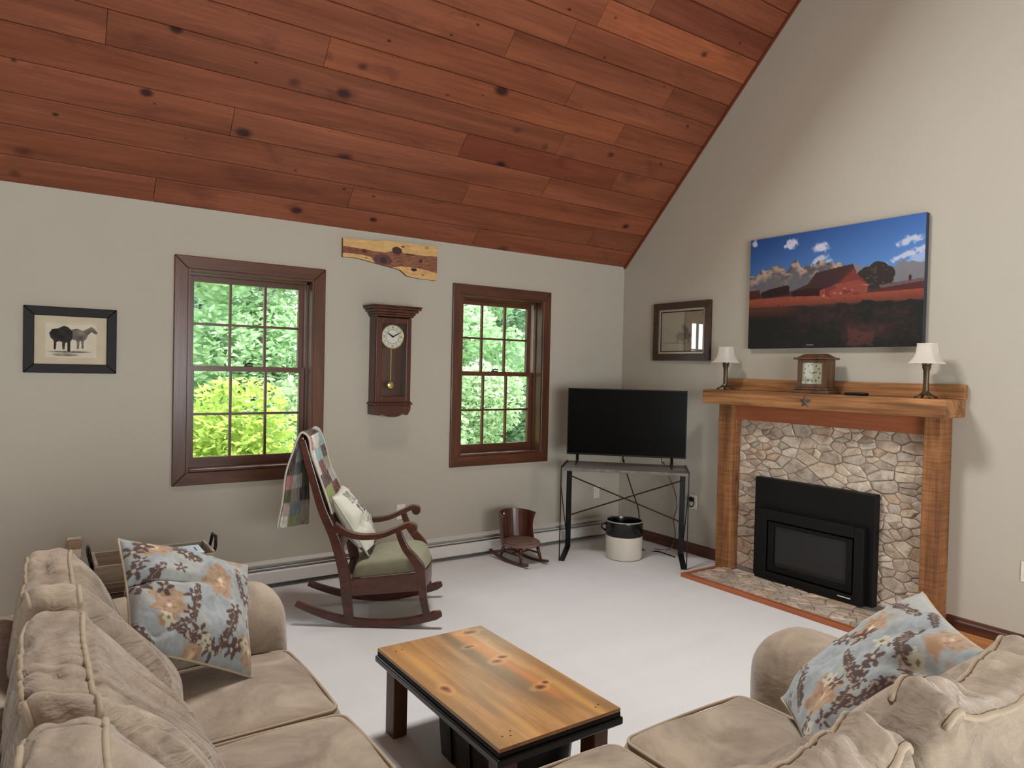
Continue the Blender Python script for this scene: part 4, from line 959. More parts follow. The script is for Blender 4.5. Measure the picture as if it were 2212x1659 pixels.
dkp = (Cq.sum(-1) < 250) & (nq > .5); Cq[dkp] = Cq[dkp] * .5 + np.array([190, 160, 150]) * .5
q2 = thing('patchwork_quilt', 'patchwork quilt draped over the back of the rocking chair', 'quilt', rc(-.4, 1.1, 0))
part('quilt_top', MB().grid(Gq), M_cloth, q2, cols=rgbn(np.clip(Cq, 0, 255)), fix=False, smooth=True)
Gi = Gq.copy()
for i in range(nu):
    d = RD * (-nrm[i, 0] * .009); Gi[i] += np.array([d.x, d.y, -nrm[i, 1] * .009])
part('quilt_underside', MB().grid(Gi), M_cloth, q2, cols=rgbn(np.clip(Cq, 0, 255)), smooth=True, fix=False)
edge = [tuple(p) for p in Gq[::3, 0]]; part('binding', MB().tube(edge, .006, 6).tube([tuple(p) for p in Gq[::3, -1]], .006, 6).tube([tuple(p) for p in Gq[0, ::4]], .006, 6), plain('quilt_binding', rgb(196, 192, 178), .9), q2, smooth=True)

# ------------------------------------------------------------------ throw pillows
def pillow(name, label, group, corners, thick, paint, mat, pipe_mat, n=120, seed=0, crease=0.0, dents=(), back=1.0):
    """corners: A,B,C,D world points around the face (A top-left seen from the face, clockwise)"""
    A, B, C_, D = [np.array(c, float) for c in corners]
    N = np.cross(B - A, D - A); N /= np.linalg.norm(N); N = -N
    u = np.linspace(-1, 1, n); U, V = np.meshgrid(u, u)
    a = ((U + 1) / 2)[..., None]; b = ((V + 1) / 2)[..., None]
    pin = 1 - .05 * (1 - V ** 2)[..., None]; 
    P0 = (A * (1 - a) + B * a) * (1 - b) + (D * (1 - a) + C_ * a) * b
    ctr = (A + B + C_ + D) / 4
    inw = .055 * ((1 - U ** 2) * np.abs(V) ** 3 + (1 - V ** 2) * np.abs(U) ** 3)
    P0 = P0 + (ctr - P0) * inw[..., None]
    prof = (np.clip((1 - U ** 2) * (1 - V ** 2), 0, 1)) ** .42
    rg = np.random.default_rng(seed); wr = smoothnoise((n, n), (5, 5), rg) * .008 + smoothnoise((n, n), (14, 14), rg) * .0022
    edgef = np.clip(prof * 1.6, 0, 1)
    # gathered corners
    wr = wr + crease * np.sin((np.abs(U) + np.abs(V)) * 0 + np.arctan2(V, U) * 22) * .006 * np.clip(np.hypot(U, V) - .7, 0, 1) * prof
    for (ua, va, ub, vb, wd_, dep) in dents:
        L2 = (ub - ua) ** 2 + (vb - va) ** 2; tt = np.clip(((U - ua) * (ub - ua) + (V - va) * (vb - va)) / L2, 0, 1); dd_ = np.hypot(U - ua - tt * (ub - ua), V - va - tt * (vb - va)); wr = wr - dep * np.exp(-(dd_ / wd_) ** 2) * (1 - .8 * tt)
    F = P0 + N * ((thick * .5 * prof + wr * edgef)[..., None]); Bk = P0 - N * ((thick * .5 * back * prof - wr * edgef * .5)[..., None])
    ctr_b = P0.reshape(-1, 3).mean(0); t = thing(name, label, 'pillow', tuple(ctr_b - np.array([0, 0, thick * .8])), group)
    col = rgbn(paint(U, V)); part('front_panel', MB().grid(F), mat, t, cols=col, fix=False, smooth=True)
    colb = rgbn(paint(-U, V)); part('back_panel', MB().grid(Bk[:, ::-1]), mat, t, cols=colb[:, ::-1], fix=False, smooth=True)
    k = 4; rim = [tuple(p) for p in np.concatenate([P0[0, :-1:k], P0[:-1:k, -1], P0[-1, :0:-k], P0[:0:-k, 0]])]
    part('piping', MB().tube(rim, .0045, 6, closed=True), pipe_mat, t, smooth=True)
    return t
def floral(seed):
    def f(U, V):
        r = np.random.default_rng(seed); sh = U.shape; C = np.zeros(sh + (3,)); nf = smoothnoise(sh, (50, 50), r); nm = smoothnoise(sh, (16, 16), r); nl = smoothnoise(sh, (5, 5), r)
        C[:] = np.array([150, 158, 160]); C += (nf * 5 + nm * 4)[..., None]
        m = nl > .7; C[m] = C[m] * .7 + np.array([176, 168, 148]) * .3
        def put(M_, c, a=1.0):
            w_ = (np.clip(M_, 0, 1) * a)[..., None]; C[:] = C * (1 - w_) + np.array(c, float) * w_
        # tan flowers with pale hearts
        for (cx, cy, rr) in ((-.62, -.80, .28), (.30, -.28, .27), (-.52, .34, .29), (.86, .72, .26), (.70, -.98, .24), (-.1, 1.0, .22)):
            d = np.hypot(U - cx, (V - cy) * 1.05); th = np.arctan2(V - cy, U - cx); R_ = rr * (1 + .10 * np.sin(th * 7) + .16 * nm + .08 * nf)
            put((R_ - d) * 14, (162, 138, 114), .92); put((R_ - d) * 14 * (nf > .25), (150, 112, 82), .55); put((R_ * .5 - d) * 14 * (nf + nm > .1), (196, 174, 142), .8); put((R_ * .2 - d) * 18, (232, 220, 190)); put((R_ * .45 - np.abs(d - R_ * .3) * 5) * 6 * (np.sin(th * 3) > .6), (104, 74, 56), .8)
        # elongated leaf sprays
        for (cx, cy, L, wd_, ang) in ((-.12, .22, .38, .085, 1.75), (.72, -.32, .36, .075, 1.35), (-.70, -.18, .30, .1, 2.2), (-.18, -.72, .28, .13, .7), (.42, .55, .42, .11, 1.95), (-.9, .82, .34, .1, .9), (-.1, .78, .32, .1, .2), (.9, .15, .24, .07, 1.9), (.28, -.92, .22, .08, 2.4), (-.35, .62, .22, .09, -.5)):
            x = (U - cx) * math.cos(ang) + (V - cy) * math.sin(ang); y = -(U - cx) * math.sin(ang) + (V - cy) * math.cos(ang)
            w_ = wd_ * np.sqrt(np.clip(1 - (x / L) ** 2, 0, 1)) * (.72 + .42 * np.abs(np.sin(x / L * 9)))
            inside = (np.abs(x) < L) & (np.abs(y) < w_); inside = inside & (np.abs(y) < w_ * (.8 + .22 * nf)); put(inside, (82, 67, 63), .95); put(inside & (nf > .75) & (np.abs(y) < w_ * .75), (176, 164, 150), .85); put(inside & (np.abs(y) < .006) , (150, 136, 122), .7)
        # star-shaped leaf clusters
        for k in range(22):
            cx, cy = r.uniform(-.95, .95, 2); rr = r.uniform(.09, .16); ph = r.uniform(0, 6)
            d = np.hypot(U - cx, V - cy); th = np.arctan2(V - cy, U - cx); put(((rr * (.6 + .4 * np.cos(th * 5 + ph) + .15 * nm) - d) > 0), (86, 70, 66), .95); put((rr * .2 - d) > 0, (190, 178, 158), .9)
        # cream blossoms
        for k in range(4):
            cx, cy = r.uniform(-.9, .9, 2); d = np.hypot(U - cx, V - cy) * (1 + .2 * nf); th = np.arctan2(V - cy, U - cx); R_ = .085 * (1 + .25 * np.sin(th * 5)); put(d < R_, (190, 188, 166), .85); put(d < .025, (110, 98, 78), .9)
        return np.clip(C, 0, 255)
    return f
M_pp = plain('pillow_piping', rgb(176, 162, 138), .85)
pillow('floral_pillow', 'blue-grey floral pillow slumped in the sofa corner beside the wooden tray', 'floral throw pillows on the sofa',
       [(.235, 2.575, .925), (.645, 2.60, .775), (.60, 2.335, .480), (.245, 2.300, .655)], .20, floral(2), M_cloth, M_pp, seed=4, crease=1.0, dents=[(-1, -.12, .15, -.2, .07, .05), (-.7, .75, -.35, .55, .12, .03)], back=.6)
pillow('floral_pillow', 'blue-grey floral pillow leaning on the sofa arm towards the fireplace', 'floral throw pillows on the sofa',
       [(1.905, 1.275, .512), (2.250, 1.035, .850), (2.015, .772, .808), (1.655, 1.005, .487)], .19, floral(9), M_cloth, M_pp, seed=8, crease=1.0, dents=[(.5, .95, .1, .5, .1, .04), (1, .3, .6, .35, .1, .02)], back=.3)
def sketchpillow(U, V):
    r = np.random.default_rng(3); C = np.zeros(U.shape + (3,)); C[:] = (226, 228, 214); n = smoothnoise(U.shape, (60, 60), r)
    def rect(a0, a1, b0, b1, c, thr=-9):
        m = (U > a0) & (U < a1) & (V > b0) & (V < b1) & (n > thr); C[m] = c
    rect(-.55, .3, -.90, -.50, (150, 154, 148), -.5); rect(-.45, -.12, -.40, -.05, (112, 116, 112), -.9); rect(-.05, .35, -.42, -.07, (112, 116, 112), -.9)
    rect(.26, .285, -.42, -.14, (226, 228, 214)); rect(-.3, .1, .14, .22, (120, 120, 116), .0); rect(-.1, -.05, .0, .2, (120, 120, 116)); rect(.25, .32, 0, .6, (96, 96, 94)); rect(.42, .48, 0, .6, (96, 96, 94)); 
    rect(.66, .72, -.1, .62, (96, 96, 94)); rect(.84, .9, -.1, .62, (96, 96, 94)); rect(.66, .9, .24, .30, (96, 96, 94)); rect(-.1, .5, .42, .66, (110, 110, 108), .3)
    rect(-1, 1, .86, 1.0, (58, 50, 54)); rect(.62, 1, .70, 1.0, (58, 50, 54), -.6)
    return C
pb = lambda s, z, l_: rc(s, z, l_)
pillow('printed_pillow', 'white throw pillow printed with grey sketches on the rocking chair seat', None,
       [pb(-.225, .735, -.72), pb(-.215, .755, .72), pb(.000, .400, .74), pb(-.010, .392, -.66)], .15, sketchpillow, M_cloth, plain('white_cord', rgb(196, 192, 178), .9), n=110, seed=6)

# ------------------------------------------------------------------ doll rocking chair
dr_ = math.radians(-84); DF = Vector((math.cos(dr_), math.sin(dr_), 0)); DL = Vector((-DF.y, DF.x, 0)); DO = Vector((3.185, 4.47, 0))
def dp(f, l, z): p = DO + DF * f + DL * l; return (p.x, p.y, z)
dc_ = thing('doll_rocking_chair', 'miniature dark wooden rocking chair with a curved barrel back', 'doll chair', tuple(DO))
for s_ in (-1, 1):
    ss = np.linspace(-.25, .205, 17); rk = [(f, .0125 + .55 * (f - .03) ** 2) for f in ss]
    part('rocker', MB().ribbon(rk, [.022] * 17, (s_ * .105 - .011, s_ * .105 + .011), lambda a, b, q: dp(a, q, b)), M_doll, dc_, bevel=.003)
    for f0, f1 in ((.10, .125), (-.09, -.12)):
        part('leg', MB().tube([dp(f0, s_ * .082, .142), dp((f0 + f1) / 2, s_ * .095, .08), dp(f1, s_ * .105, .024)], [.012, .014, .010], 10), M_doll, dc_, smooth=True)
    part('stretcher', MB().tube([dp(.113, s_ * .096, .075), dp(-.106, s_ * .096, .075)], .007, 8), M_doll, dc_, smooth=True)
part('stretcher', MB().tube([dp(0, -.096, .075), dp(0, .096, .075)], .007, 8), M_doll, dc_, smooth=True)
ring = [(math.sin(a) * .158, -math.cos(a) * .150) for a in np.linspace(0, 2 * PI, 40, endpoint=False)]
part('seat', MB().prism(ring, lambda l, f: dp(f, l, .135), lambda l, f: dp(f, l, .160)), M_dollseat, dc_, bevel=.004)
ring2 = [(l * .9, f * .9) for l, f in ring]
part('seat_pad', MB().prism(ring2, lambda l, f: dp(f, l, .160), lambda l, f: dp(f, l, .169)), M_dollseat, dc_, bevel=.003)
# barrel back of seven staves
for k in range(7):
    a0 = -1.5 + 3.0 * k / 7 + .002; a1 = -1.5 + 3.0 * (k + 1) / 7 - .002; m = MB(); rows = []
    for tz in np.linspace(0, 1, 8):
        ring = []
        for (a, side) in [(q, 0) for q in np.linspace(a0, a1, 4)] + [(q, 1) for q in np.linspace(a1, a0, 4)]:
            am = abs(a); front = 1 - .32 * math.sin(tz * PI) * max(0, (am - .8) / .75)
            htop = .388 - .022 * (am / 1.55) ** 2
            z = .150 + (htop - .150) * tz; rad = (.160 - .010 * side) * (1 + .07 * tz)
            ang = a * (1 - .10 * math.sin(tz * PI) * min(1, am / 1.5) ** 2)
            ring.append(dp(-math.cos(ang) * rad * (1 + .12 * tz), math.sin(ang) * rad, z))
        rows.append(ring)
    V_ = [p for rr in rows for p in rr]; F_ = [(i * 8 + q, i * 8 + (q + 1) % 8, (i + 1) * 8 + (q + 1) % 8, (i + 1) * 8 + q) for i in range(7) for q in range(8)] + [tuple(range(7, -1, -1)), tuple(56 + q for q in range(8))]
    part('back_stave', m.add(V_, F_), M_doll, dc_)
part('white_dot', MB().lathe([(.001, .006), (.006, .005), (.008, 0), (.006, -.004)], dp(-.158, -.045, .355), 12, axis='Y'), M_plastic, dc_, smooth=True)  # small white dot on the barrel back

# ------------------------------------------------------------------ coffee table and bin
TX0, TX1, TY0, TY1, TZ = 1.186, 1.687, 1.75, 2.662, .343
ct = thing('coffee_table', 'low knotty pine coffee table with black edge and square legs', 'table', ((TX0 + TX1) / 2, (TY0 + TY1) / 2, 0))
def pine_top(X, Y):
    u = (X - TX0) / (TX1 - TX0); v = (TY1 - Y) / (TY1 - TY0); r = np.random.default_rng(17)
    C = np.zeros(X.shape + (3,)); a_, b_ = X.shape
    def fb(ca, cb): return smoothnoise((400, 300), (ca, cb), r)
    iu = np.clip((u * 299).astype(int), 0, 299); iv = np.clip((v * 399).astype(int), 0, 399)
    g1 = fb(4, 16)[iv, iu]; g2 = fb(7, 60)[iv, iu]; g3 = fb(3, 7)[iv, iu]; g4 = fb(40, 30)[iv, iu]
    C[:] = (172, 128, 80); C += (g1 * 10 + g2 * 7 + g4 * 2)[..., None]
    def put(m, c, al=1.0): C[:] = C * (1 - np.clip(m, 0, 1)[..., None] * al) + np.array(c, float) * np.clip(m, 0, 1)[..., None] * al
    put(g3 * .9 - .1, (128, 100, 70), .75)
    put(np.exp(-((u - .16 - .03 * g1) / .10) ** 2) * np.clip(1.2 - np.abs(v - .25) * 2.5, 0, 1), (206, 154, 84), .8)
    put(np.exp(-((u - .06) / .05) ** 2), (150, 112, 66), .6)
    put(np.exp(-((u - .73 - .012 * g3) / .055) ** 2) * np.clip((.9 - v) * 6, 0, 1), (200, 126, 68), .85); put(np.exp(-((u - .85) / .05) ** 2) * np.clip((v - .3) * 2, 0, 1), (214, 162, 88), .7)
    put(np.exp(-((u - .60) / .05) ** 2) * np.clip(1 - v * .8, 0, 1), (112, 90, 66), .75); put(np.exp(-((u - .95) / .05) ** 2), (146, 112, 72), .7)
    put(np.exp(-((u - .30) / .04) ** 2) * np.clip((v - .45) * 3, 0, 1), (216, 164, 92), .6)
    for (cu, cv_, ru, rv) in ((.115, .52, .035, .030), (.70, .40, .055, .018), (.78, .375, .045, .016), (.72, .70, .05, .018), (.80, .675, .03, .014), (.66, .20, .05, .014), (.82, .05, .08, .02)):
        d = np.hypot((u - cu) / ru, (v - cv_) / rv) + g4 * .15; put(2.2 - d, (216, 168, 98), .5); put((1.25 - d) * 1.6, (128, 66, 38), .85); put((.6 - d) * 3, (88, 42, 28), .8)
    return np.clip(C, 0, 255)
M_top = attr_mat('coffee_table_top', 0.34, 0.5); M_top.node_tree.nodes['Principled BSDF'].inputs['Roughness'].default_value = 0.3
for k in range(3):
    a = TX0 + (TX1 - TX0) * k / 3; b = TX0 + (TX1 - TX0) * (k + 1) / 3
    tb_ = part('top_board', MB().box(a, b, TY0, TY1, TZ - .012, TZ - .0006), M_table, ct)
    X, Y = np.meshgrid(np.linspace(a, b, 62), np.linspace(TY1, TY0, 260)); part('board_face', MB().grid(np.stack([X, Y, np.full(X.shape, TZ)], -1)), M_top, tb_, cols=rgbn(pine_top(X, Y)), fix=False)
part('black_edge', MB().cbox(TX0 - .001, TX1 + .001, TY0 - .001, TY1 + .001, TZ - .030, TZ - .0125, .003), M_black, ct)
part('under_board', MB().cbox(TX0 - .008, TX1 + .008, TY0 - .008, TY1 + .008, TZ - .056, TZ - .030, .005), M_gloss, ct)
for xa in (TX0 + .028, TX1 - .028 - .062):
    for ya in (TY0 + .028, TY1 - .028 - .076): part('leg', MB().cbox(xa, xa + .062, ya, ya + .076, 0, TZ - .056, .004), M_tleg, ct)
nm = MB()
for bx_, by_ in ((TX0 + .05, TY1 - .07), (TX0 + .08, TY1 - .065), (TX0 + .05, TY0 + .06), (TX0 + .075, TY0 + .05), (TX0 + .09, TY0 + .075), (TX1 - .05, TY0 + .06), (TX1 - .07, TY0 + .05)): nm.lathe([(.0035, 0), (.003, .0006)], (bx_, by_, TZ), 10)
part('nail', nm, M_black, ct)
bn = thing('storage_bin', 'black ribbed plastic bin tucked under the coffee table', 'bin', (1.46, 2.14, 0))
bm_ = MB(); hx, hy = .155, .275
def rrect(hx, hy, z, r=.03, c=(1.46, 2.14)):
    out = []
    for qx, qy, a0 in ((1, 1, 0), (-1, 1, PI / 2), (-1, -1, PI), (1, -1, 1.5 * PI)):
        for a in np.linspace(a0, a0 + PI / 2, 5): out.append((c[0] + qx * (hx - r) + r * math.cos(a), c[1] + qy * (hy - r) + r * math.sin(a), z))
    return out
rows = [rrect(.13, .235, 0), rrect(.135, .24, .008), rrect(.15, .255, .235), rrect(.16, .265, .237), rrect(.16, .265, .262), rrect(.15, .255, .264)]
V_ = [p for rr in rows for p in rr]; n = 20; F_ = [(i * n + k, i * n + (k + 1) % n, (i + 1) * n + (k + 1) % n, (i + 1) * n + k) for i in range(5) for k in range(n)] + [tuple(range(n - 1, -1, -1)), tuple(5 * n + k for k in range(n))]
part('body', bm_.add(V_, F_), M_gloss, bn, smooth=True, autosmooth=.6)
for yy in (-.14, 0, .14):
    part('rib', MB().hexa([(1.46 - .140, 2.14 + yy - .012, .01), (1.46 - .13, 2.14 + yy - .012, .01), (1.46 - .13, 2.14 + yy + .012, .01), (1.46 - .140, 2.14 + yy + .012, .01), (1.46 - .157, 2.14 + yy - .012, .235), (1.46 - .15, 2.14 + yy - .012, .235), (1.46 - .15, 2.14 + yy + .012, .235), (1.46 - .157, 2.14 + yy + .012, .235)]), M_gloss, bn)

# ------------------------------------------------------------------ end table, tray, books
et = thing('end_table', 'dark rustic plank end table behind the sofa arm', 'table', (.5, 3.92, 0))
for k in range(3): part('top_plank', MB().cbox(.20, .82, 3.70 + k * .147, 3.843 + k * .147, .425, .452, .004), M_endwood, et)
for xa in (.23, .74):
    for ya in (3.73, 4.05): part('leg', MB().cbox(xa, xa + .05, ya, ya + .05, 0, .425, .004), M_endwood, et)
for k in range(3): part('side_plank', MB().cbox(.28, .74, 3.735, 3.752, .10 + k * .105, .20 + k * .105, .003), M_endwood, et)
ty = thing('serving_tray', 'greywashed wooden tray with black metal handles on the end table', 'tray', (.51, 3.90, .452))
part('tray_base', MB().cbox(.25, .78, 3.75, 4.05, .452, .464, .002), M_traywood, ty)
part('tray_side', MB().cbox(.25, .78, 3.75, 3.765, .464, .542, .003), M_traywood, ty); part('tray_side', MB().cbox(.25, .78, 4.035, 4.05, .464, .542, .003), M_traywood, ty)
part('tray_end', MB().cbox(.25, .265, 3.765, 4.035, .464, .548, .003), M_traywood, ty); part('tray_end', MB().cbox(.765, .78, 3.765, 4.035, .464, .548, .003), M_traywood, ty)
for xa, sg in ((.247, -1), (.783, 1)):
    part('handle', MB().tube([(xa, 3.84, .50), (xa + sg * .012, 3.842, .555), (xa + sg * .016, 3.86, .60), (xa + sg * .016, 3.94, .60), (xa + sg * .012, 3.958, .555), (xa, 3.96, .50)], .008, 8), M_blackm, ty, smooth=True)
    part('handle_plate', MB().cbox(min(xa, xa - sg * .004), max(xa, xa - sg * .004) + .001, 3.82, 3.98, .495, .52, .001), M_blackm, ty)
for k, (dx, dy) in enumerate(((0, 0), (.003, .002), (-.002, .004))):
    z0 = .464 + k * .024
    b = thing('book', ['cream book at the bottom of the stack in the tray', 'cream book in the middle of the stack in the tray', 'cream book with a pale blue cover on top of the stack in the tray'][k], 'book', (.66, 3.90, z0), 'stack in the tray')
    part('pages', MB().box(.612 + dx, .738 + dx, 3.812 + dy, 3.988 + dy, z0 + .002, z0 + .022), M_cream, b)
    part('cover', MB().box(.61 + dx, .74 + dx, 3.81 + dy, 3.99 + dy, z0, z0 + .002).box(.61 + dx, .74 + dx, 3.81 + dy, 3.99 + dy, z0 + .022, z0 + .024), M_plastic, b)
    if k == 2:
        U, V = np.meshgrid(np.linspace(0, 1, 60), np.linspace(0, 1, 50)); rg = np.random.default_rng(2); nn = smoothnoise(U.shape, (9, 10), rg)
        C = np.zeros(U.shape + (3,)); C[:] = np.array([150, 190, 216]) * (1 - U[..., None] * .6) + np.array([230, 234, 234]) * U[..., None] * .6
        C[(np.abs(V - .55) < .14) & (np.abs(U - .5) < .28) & (nn > .1)] = (52, 72, 104); C[(np.abs(U - .8) < .03) & (np.abs(V - .5) < .25)] = (40, 46, 58)
        P = np.stack([.613 + dx + U * .124, 3.987 + dy - V * .174, np.full(U.shape, z0 + .0243)], -1); part('cover_print', MB().grid(P), M_print, b, cols=rgbn(C), fix=False)

# ------------------------------------------------------------------ sectional sofa
so = thing('sectional_sofa', 'tan suede L-shaped sectional sofa with loose piped back cushions', 'sofa', (.5, 1.2, 0))
ST = .455
def soft_box(x0, x1, y0, y1, z0, z1, rad, puff=(0, 0, 0), n=18, seed=0, amp=.004):
    """rounded, puffed upholstery block"""
    rg = np.random.default_rng(seed); c = np.array([(x0 + x1) / 2, (y0 + y1) / 2, (z0 + z1) / 2]); hsz = np.array([(x1 - x0) / 2, (y1 - y0) / 2, (z1 - z0) / 2]); rad = min(rad, *(hsz * .98))
    m = MB()
    for ax in range(3):
        for sg in (-1, 1):
            o1, o2 = [k for k in range(3) if k != ax]; u = np.linspace(-1, 1, n); u = np.sign(u) * np.abs(u) ** .75
            U, V = np.meshgrid(u, u); p = np.zeros((n, n, 3)); p[..., ax] = sg; p[..., o1] = U; p[..., o2] = V
            q = p * hsz; inner = np.clip(q, -(hsz - rad), hsz - rad); d = q - inner; L = np.linalg.norm(d, axis=-1, keepdims=True); L[L == 0] = 1
            q = inner + d / L * rad
            for k in range(3):
                a, b = [j for j in range(3) if j != k]; w_ = np.clip(1 - (q[..., a] / hsz[a]) ** 2, 0, 1) * np.clip(1 - (q[..., b] / hsz[b]) ** 2, 0, 1)
                q[..., k] += np.sign(q[..., k]) * puff[k] * w_ * np.clip(np.abs(q[..., k]) / hsz[k], 0, 1) ** 3
            w = q + c
            w = w + amp * np.stack([np.sin(w[..., 1] * 17 + w[..., 2] * 11 + seed), np.sin(w[..., 0] * 15 + w[..., 2] * 13 + seed * 2), np.sin(w[..., 0] * 13 + w[..., 1] * 16 + seed * 3)], -1)
            m.grid(w if (sg > 0) == (ax != 1) else w[:, ::-1])
    bm = bmesh.new(); vv = [bm.verts.new(p) for p in m.v]
    for f in m.f:
        try: bm.faces.new([vv[i] for i in f])
        except ValueError: pass
    bmesh.ops.remove_doubles(bm, verts=bm.verts[:], dist=.0008); bm.verts.index_update()
    r_ = MB(); r_.add([v.co[:] for v in bm.verts], [[v.index for v in f.verts] for f in bm.faces]); bm.free(); return r_
# frame pieces
part('base', soft_box(-.10, .775, 1.42, 2.60, .04, .30, .03, n=8, amp=0), M_suede, so, smooth=True)
part('base', soft_box(-.10, 1.97, .42, 1.42, .04, .30, .03, n=8, amp=0), M_suede, so, smooth=True)
part('back_frame', soft_box(-.20, -.02, .42, 2.62, .05, .74, .06, n=14), M_suede, so, smooth=True)
part('back_frame', soft_box(-.20, 1.98, .34, .54, .05, .74, .06, n=14), M_suede, so, smooth=True)
for xa, ya in ((.70, 2.50), (-.1, 2.5), (1.88, 1.35), (1.88, .45), (-.1, .45), (.72, 1.36)): part('foot', MB().cbox(xa, xa + .06, ya, ya + .06, 0, .05, .004), M_tleg, so)
# arms
part('arm', soft_box(-.16, .815, 2.585, 2.875, .04, .668, .135, (0.01, .0, .012), n=26, seed=3), M_suedeflat, so, smooth=True)
part('arm', soft_box(1.945, 2.245, .36, 1.475, .04, .66, .135, (.0, .01, .012), n=26, seed=5), M_suedeflat, so, smooth=True)
# seat cushions
def seat(x0, x1, y0, y1, seed, front):
    pf = .016
    s_ = part('seat_cushion', soft_box(x0, x1, y0, y1, .285, ST, .05, (pf, pf, .030), n=26, seed=seed, amp=.003), M_suedeflat, so, smooth=True)
    cx_, cy_, hx_, hy_ = (x0 + x1) / 2, (y0 + y1) / 2, (x1 - x0) / 2, (y1 - y0) / 2; ins, rr = .0165, .034; out = []
    for qx, qy, a0 in ((1, 1, 0), (-1, 1, PI / 2), (-1, -1, PI), (1, -1, 1.5 * PI)):
        cs = [(cx_ + qx * (hx_ - ins - rr) + rr * math.cos(a), cy_ + qy * (hy_ - ins - rr) + rr * math.sin(a)) for a in np.linspace(a0, a0 + PI / 2, 5)]
        out += cs
        nx_, ny_ = {(1, 1): (-1, 1), (-1, 1): (-1, -1), (-1, -1): (1, -1), (1, -1): (1, 1)}[(qx, qy)]
        e0 = cs[-1]; a1 = a0 + PI / 2; e1 = (cx_ + nx_ * (hx_ - ins - rr) + rr * math.cos(a1), cy_ + ny_ * (hy_ - ins - rr) + rr * math.sin(a1))
        out += [(e0[0] + (e1[0] - e0[0]) * t, e0[1] + (e1[1] - e0[1]) * t) for t in np.linspace(0, 1, 12)[1:-1]]
    pts = []
    for x, y in out:
        ux, uy = (x - cx_) / hx_, (y - cy_) / hy_; zz = ST - .0115 + .030 * max(0, 1 - ux * ux) * max(0, 1 - uy * uy) * .8
        x += math.copysign(pf * .55, ux) * max(0, 1 - uy * uy) * min(1, abs(ux)) ** 3; y += math.copysign(pf * .55, uy) * max(0, 1 - ux * ux) * min(1, abs(uy)) ** 3
        pts.append((x, y, zz))
    part('piping', MB().tube(pts, .0055, 6, closed=True), M_piping, s_, smooth=True)
SX, SY, JY, JX = .805, 1.465, 2.035, 1.395
seat(.20, SX, JY + .002, 2.60, 1, 'x'); seat(.20, SX, SY + .002, JY - .002, 2, 'x'); seat(.20, SX - .004, .62, SY - .004, 3, 'x')
seat(SX + .002, JX - .002, .72, SY, 4, 'y'); seat(JX + .002, 1.955, .72, SY, 5, 'y')
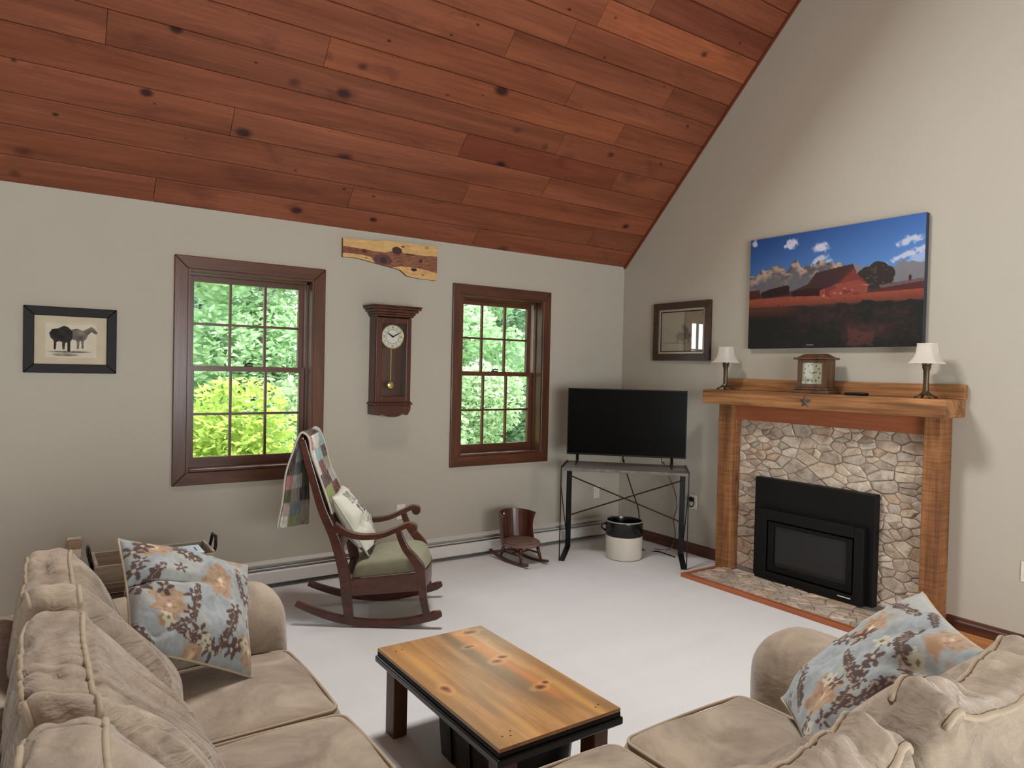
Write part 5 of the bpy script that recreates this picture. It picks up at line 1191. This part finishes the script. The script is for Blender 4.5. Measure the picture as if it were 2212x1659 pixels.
# loose back cushions: profile (d = distance from the sofa back towards the sitter, z) swept along the sofa
def back_cushion(l0, l1, place, seed, press=None):
    rg = np.random.default_rng(seed)
    prof = cat([(.045, .44), (-.035, .56), (-.045, .72), (-.012, .895), (.045, .912), (.100, .900), (.205, .80), (.315, .665), (.355, .55), (.31, .465), (.18, .44), (.045, .44)], 8)[:-1]
    npf = len(prof); P = np.array(prof); ctr = P.mean(0); nl = 84; L = l1 - l0; tl_ = np.linspace(0, 1, nl)
    n1 = smoothnoise((nl, npf), (4, 7), rg); n2 = smoothnoise((nl, npf), (30, 7), rg); n3 = smoothnoise((nl, npf), (12, 5), rg)
    rows = []; sag = smoothnoise((nl, 2), (4, 1), rg)[:, 0]
    for i, t in enumerate(tl_):
        e = min(t, 1 - t) * L; k = 1 - .20 * max(0, 1 - e / .11) ** 2.4; bul = 1 + .07 * math.sin(t * PI)
        row = []
        for j in range(npf):
            q = ctr + (P[j] - ctr) * (k * bul * (1 - .16 * max(0, 1 - e / .13) ** 2) if P[j, 0] > .12 else k)
            w_ = min(1, e / .06); dn = (P[j] - ctr); dn = dn / np.hypot(*dn)
            wrap = .5 - .5 * math.cos(2 * PI * j / npf)
            q = q + dn * (n1[i, j] * .013 - .014 * np.exp(-(n3[i, j] / .22) ** 2) - .0065 * np.exp(-(n2[i, j] / .35) ** 2) + n2[i, j] * .0025) * wrap * (.35 + .65 * w_)
            ztop = max(0, (P[j, 1] - .62) / .28); q[1] += sag[i] * .010 * ztop - .022 * ztop * math.sin(t * PI) ** 2 + .030 * ztop * math.exp(-((e - .055) / .035) ** 2)
            if press:   # squashed by the throw pillow that lies against it
                fp_ = min(1, max(0, (l0 + L * t - press[0]) / press[1])); fp_ = fp_ * fp_ * (3 - 2 * fp_); q[0] -= press[2] * fp_ * min(1, max(0, (q[0] - .17) / .14))
            row.append(place(l0 + L * t + .006 * n1[i, j] * w_, q[0], q[1]))
        rows.append(row)
    rows = np.array(rows)
    m = MB(); closed = np.concatenate([rows, rows[:, :1]], 1)
    # end caps: shrink towards the centre with a slight bulge
    def caps(row, dirn):
        c = row.mean(0); out = []
        for f_, b_ in ((.97, .006), (.9, .010), (.75, .013), (.5, .015), (.25, .016), (.02, .016)):
            rr = c + (row - c) * f_; off = np.array(place(l1 + b_, 0, 0)) - np.array(place(l1, 0, 0)); rr = rr + off * dirn; out.append(np.concatenate([rr, rr[:1]]))
        return out
    c0 = caps(rows[0], -1)[::-1]; c1 = caps(rows[-1], 1)
    full = np.array(c0 + [r_ for r_ in closed] + c1)
    bm = bmesh.new(); a, b = full.shape[:2]; vs = [[bm.verts.new(full[i, j]) for j in range(b - 1)] for i in range(a)]
    for i in range(a - 1):
        for j in range(b - 1): bm.faces.new((vs[i][j], vs[i][(j + 1) % (b - 1)], vs[i + 1][(j + 1) % (b - 1)], vs[i + 1][j]))
    bm.verts.index_update(); mm = MB().add([v.co[:] for v in bm.verts], [[v.index for v in f.verts] for f in bm.faces]); bm.free()
    o = part('back_cushion', mm, M_suede, so, smooth=True)
    jf = int(np.argmin(np.hypot(P[:, 0] - .100, P[:, 1] - .900))); jb = int(np.argmin(np.hypot(P[:, 0] + .012, P[:, 1] - .895)))
    for jj in (jf, jb):
        part('piping', MB().tube([tuple(p) for p in rows[4:-4, jj]], .0065, 8), M_piping, o, smooth=True)
PX = lambda l, d, z: (d, l, z)
PY = lambda l, d, z: (l, d + .565, z)
back_cushion(2.005, 2.550, PX, 1, (2.14, .18, .065)); back_cushion(1.405, 1.940, PX, 2); back_cushion(.80, 1.338, PX, 3)
back_cushion(.655, 1.245, PY, 4); back_cushion(1.312, 1.885, PY, 5)
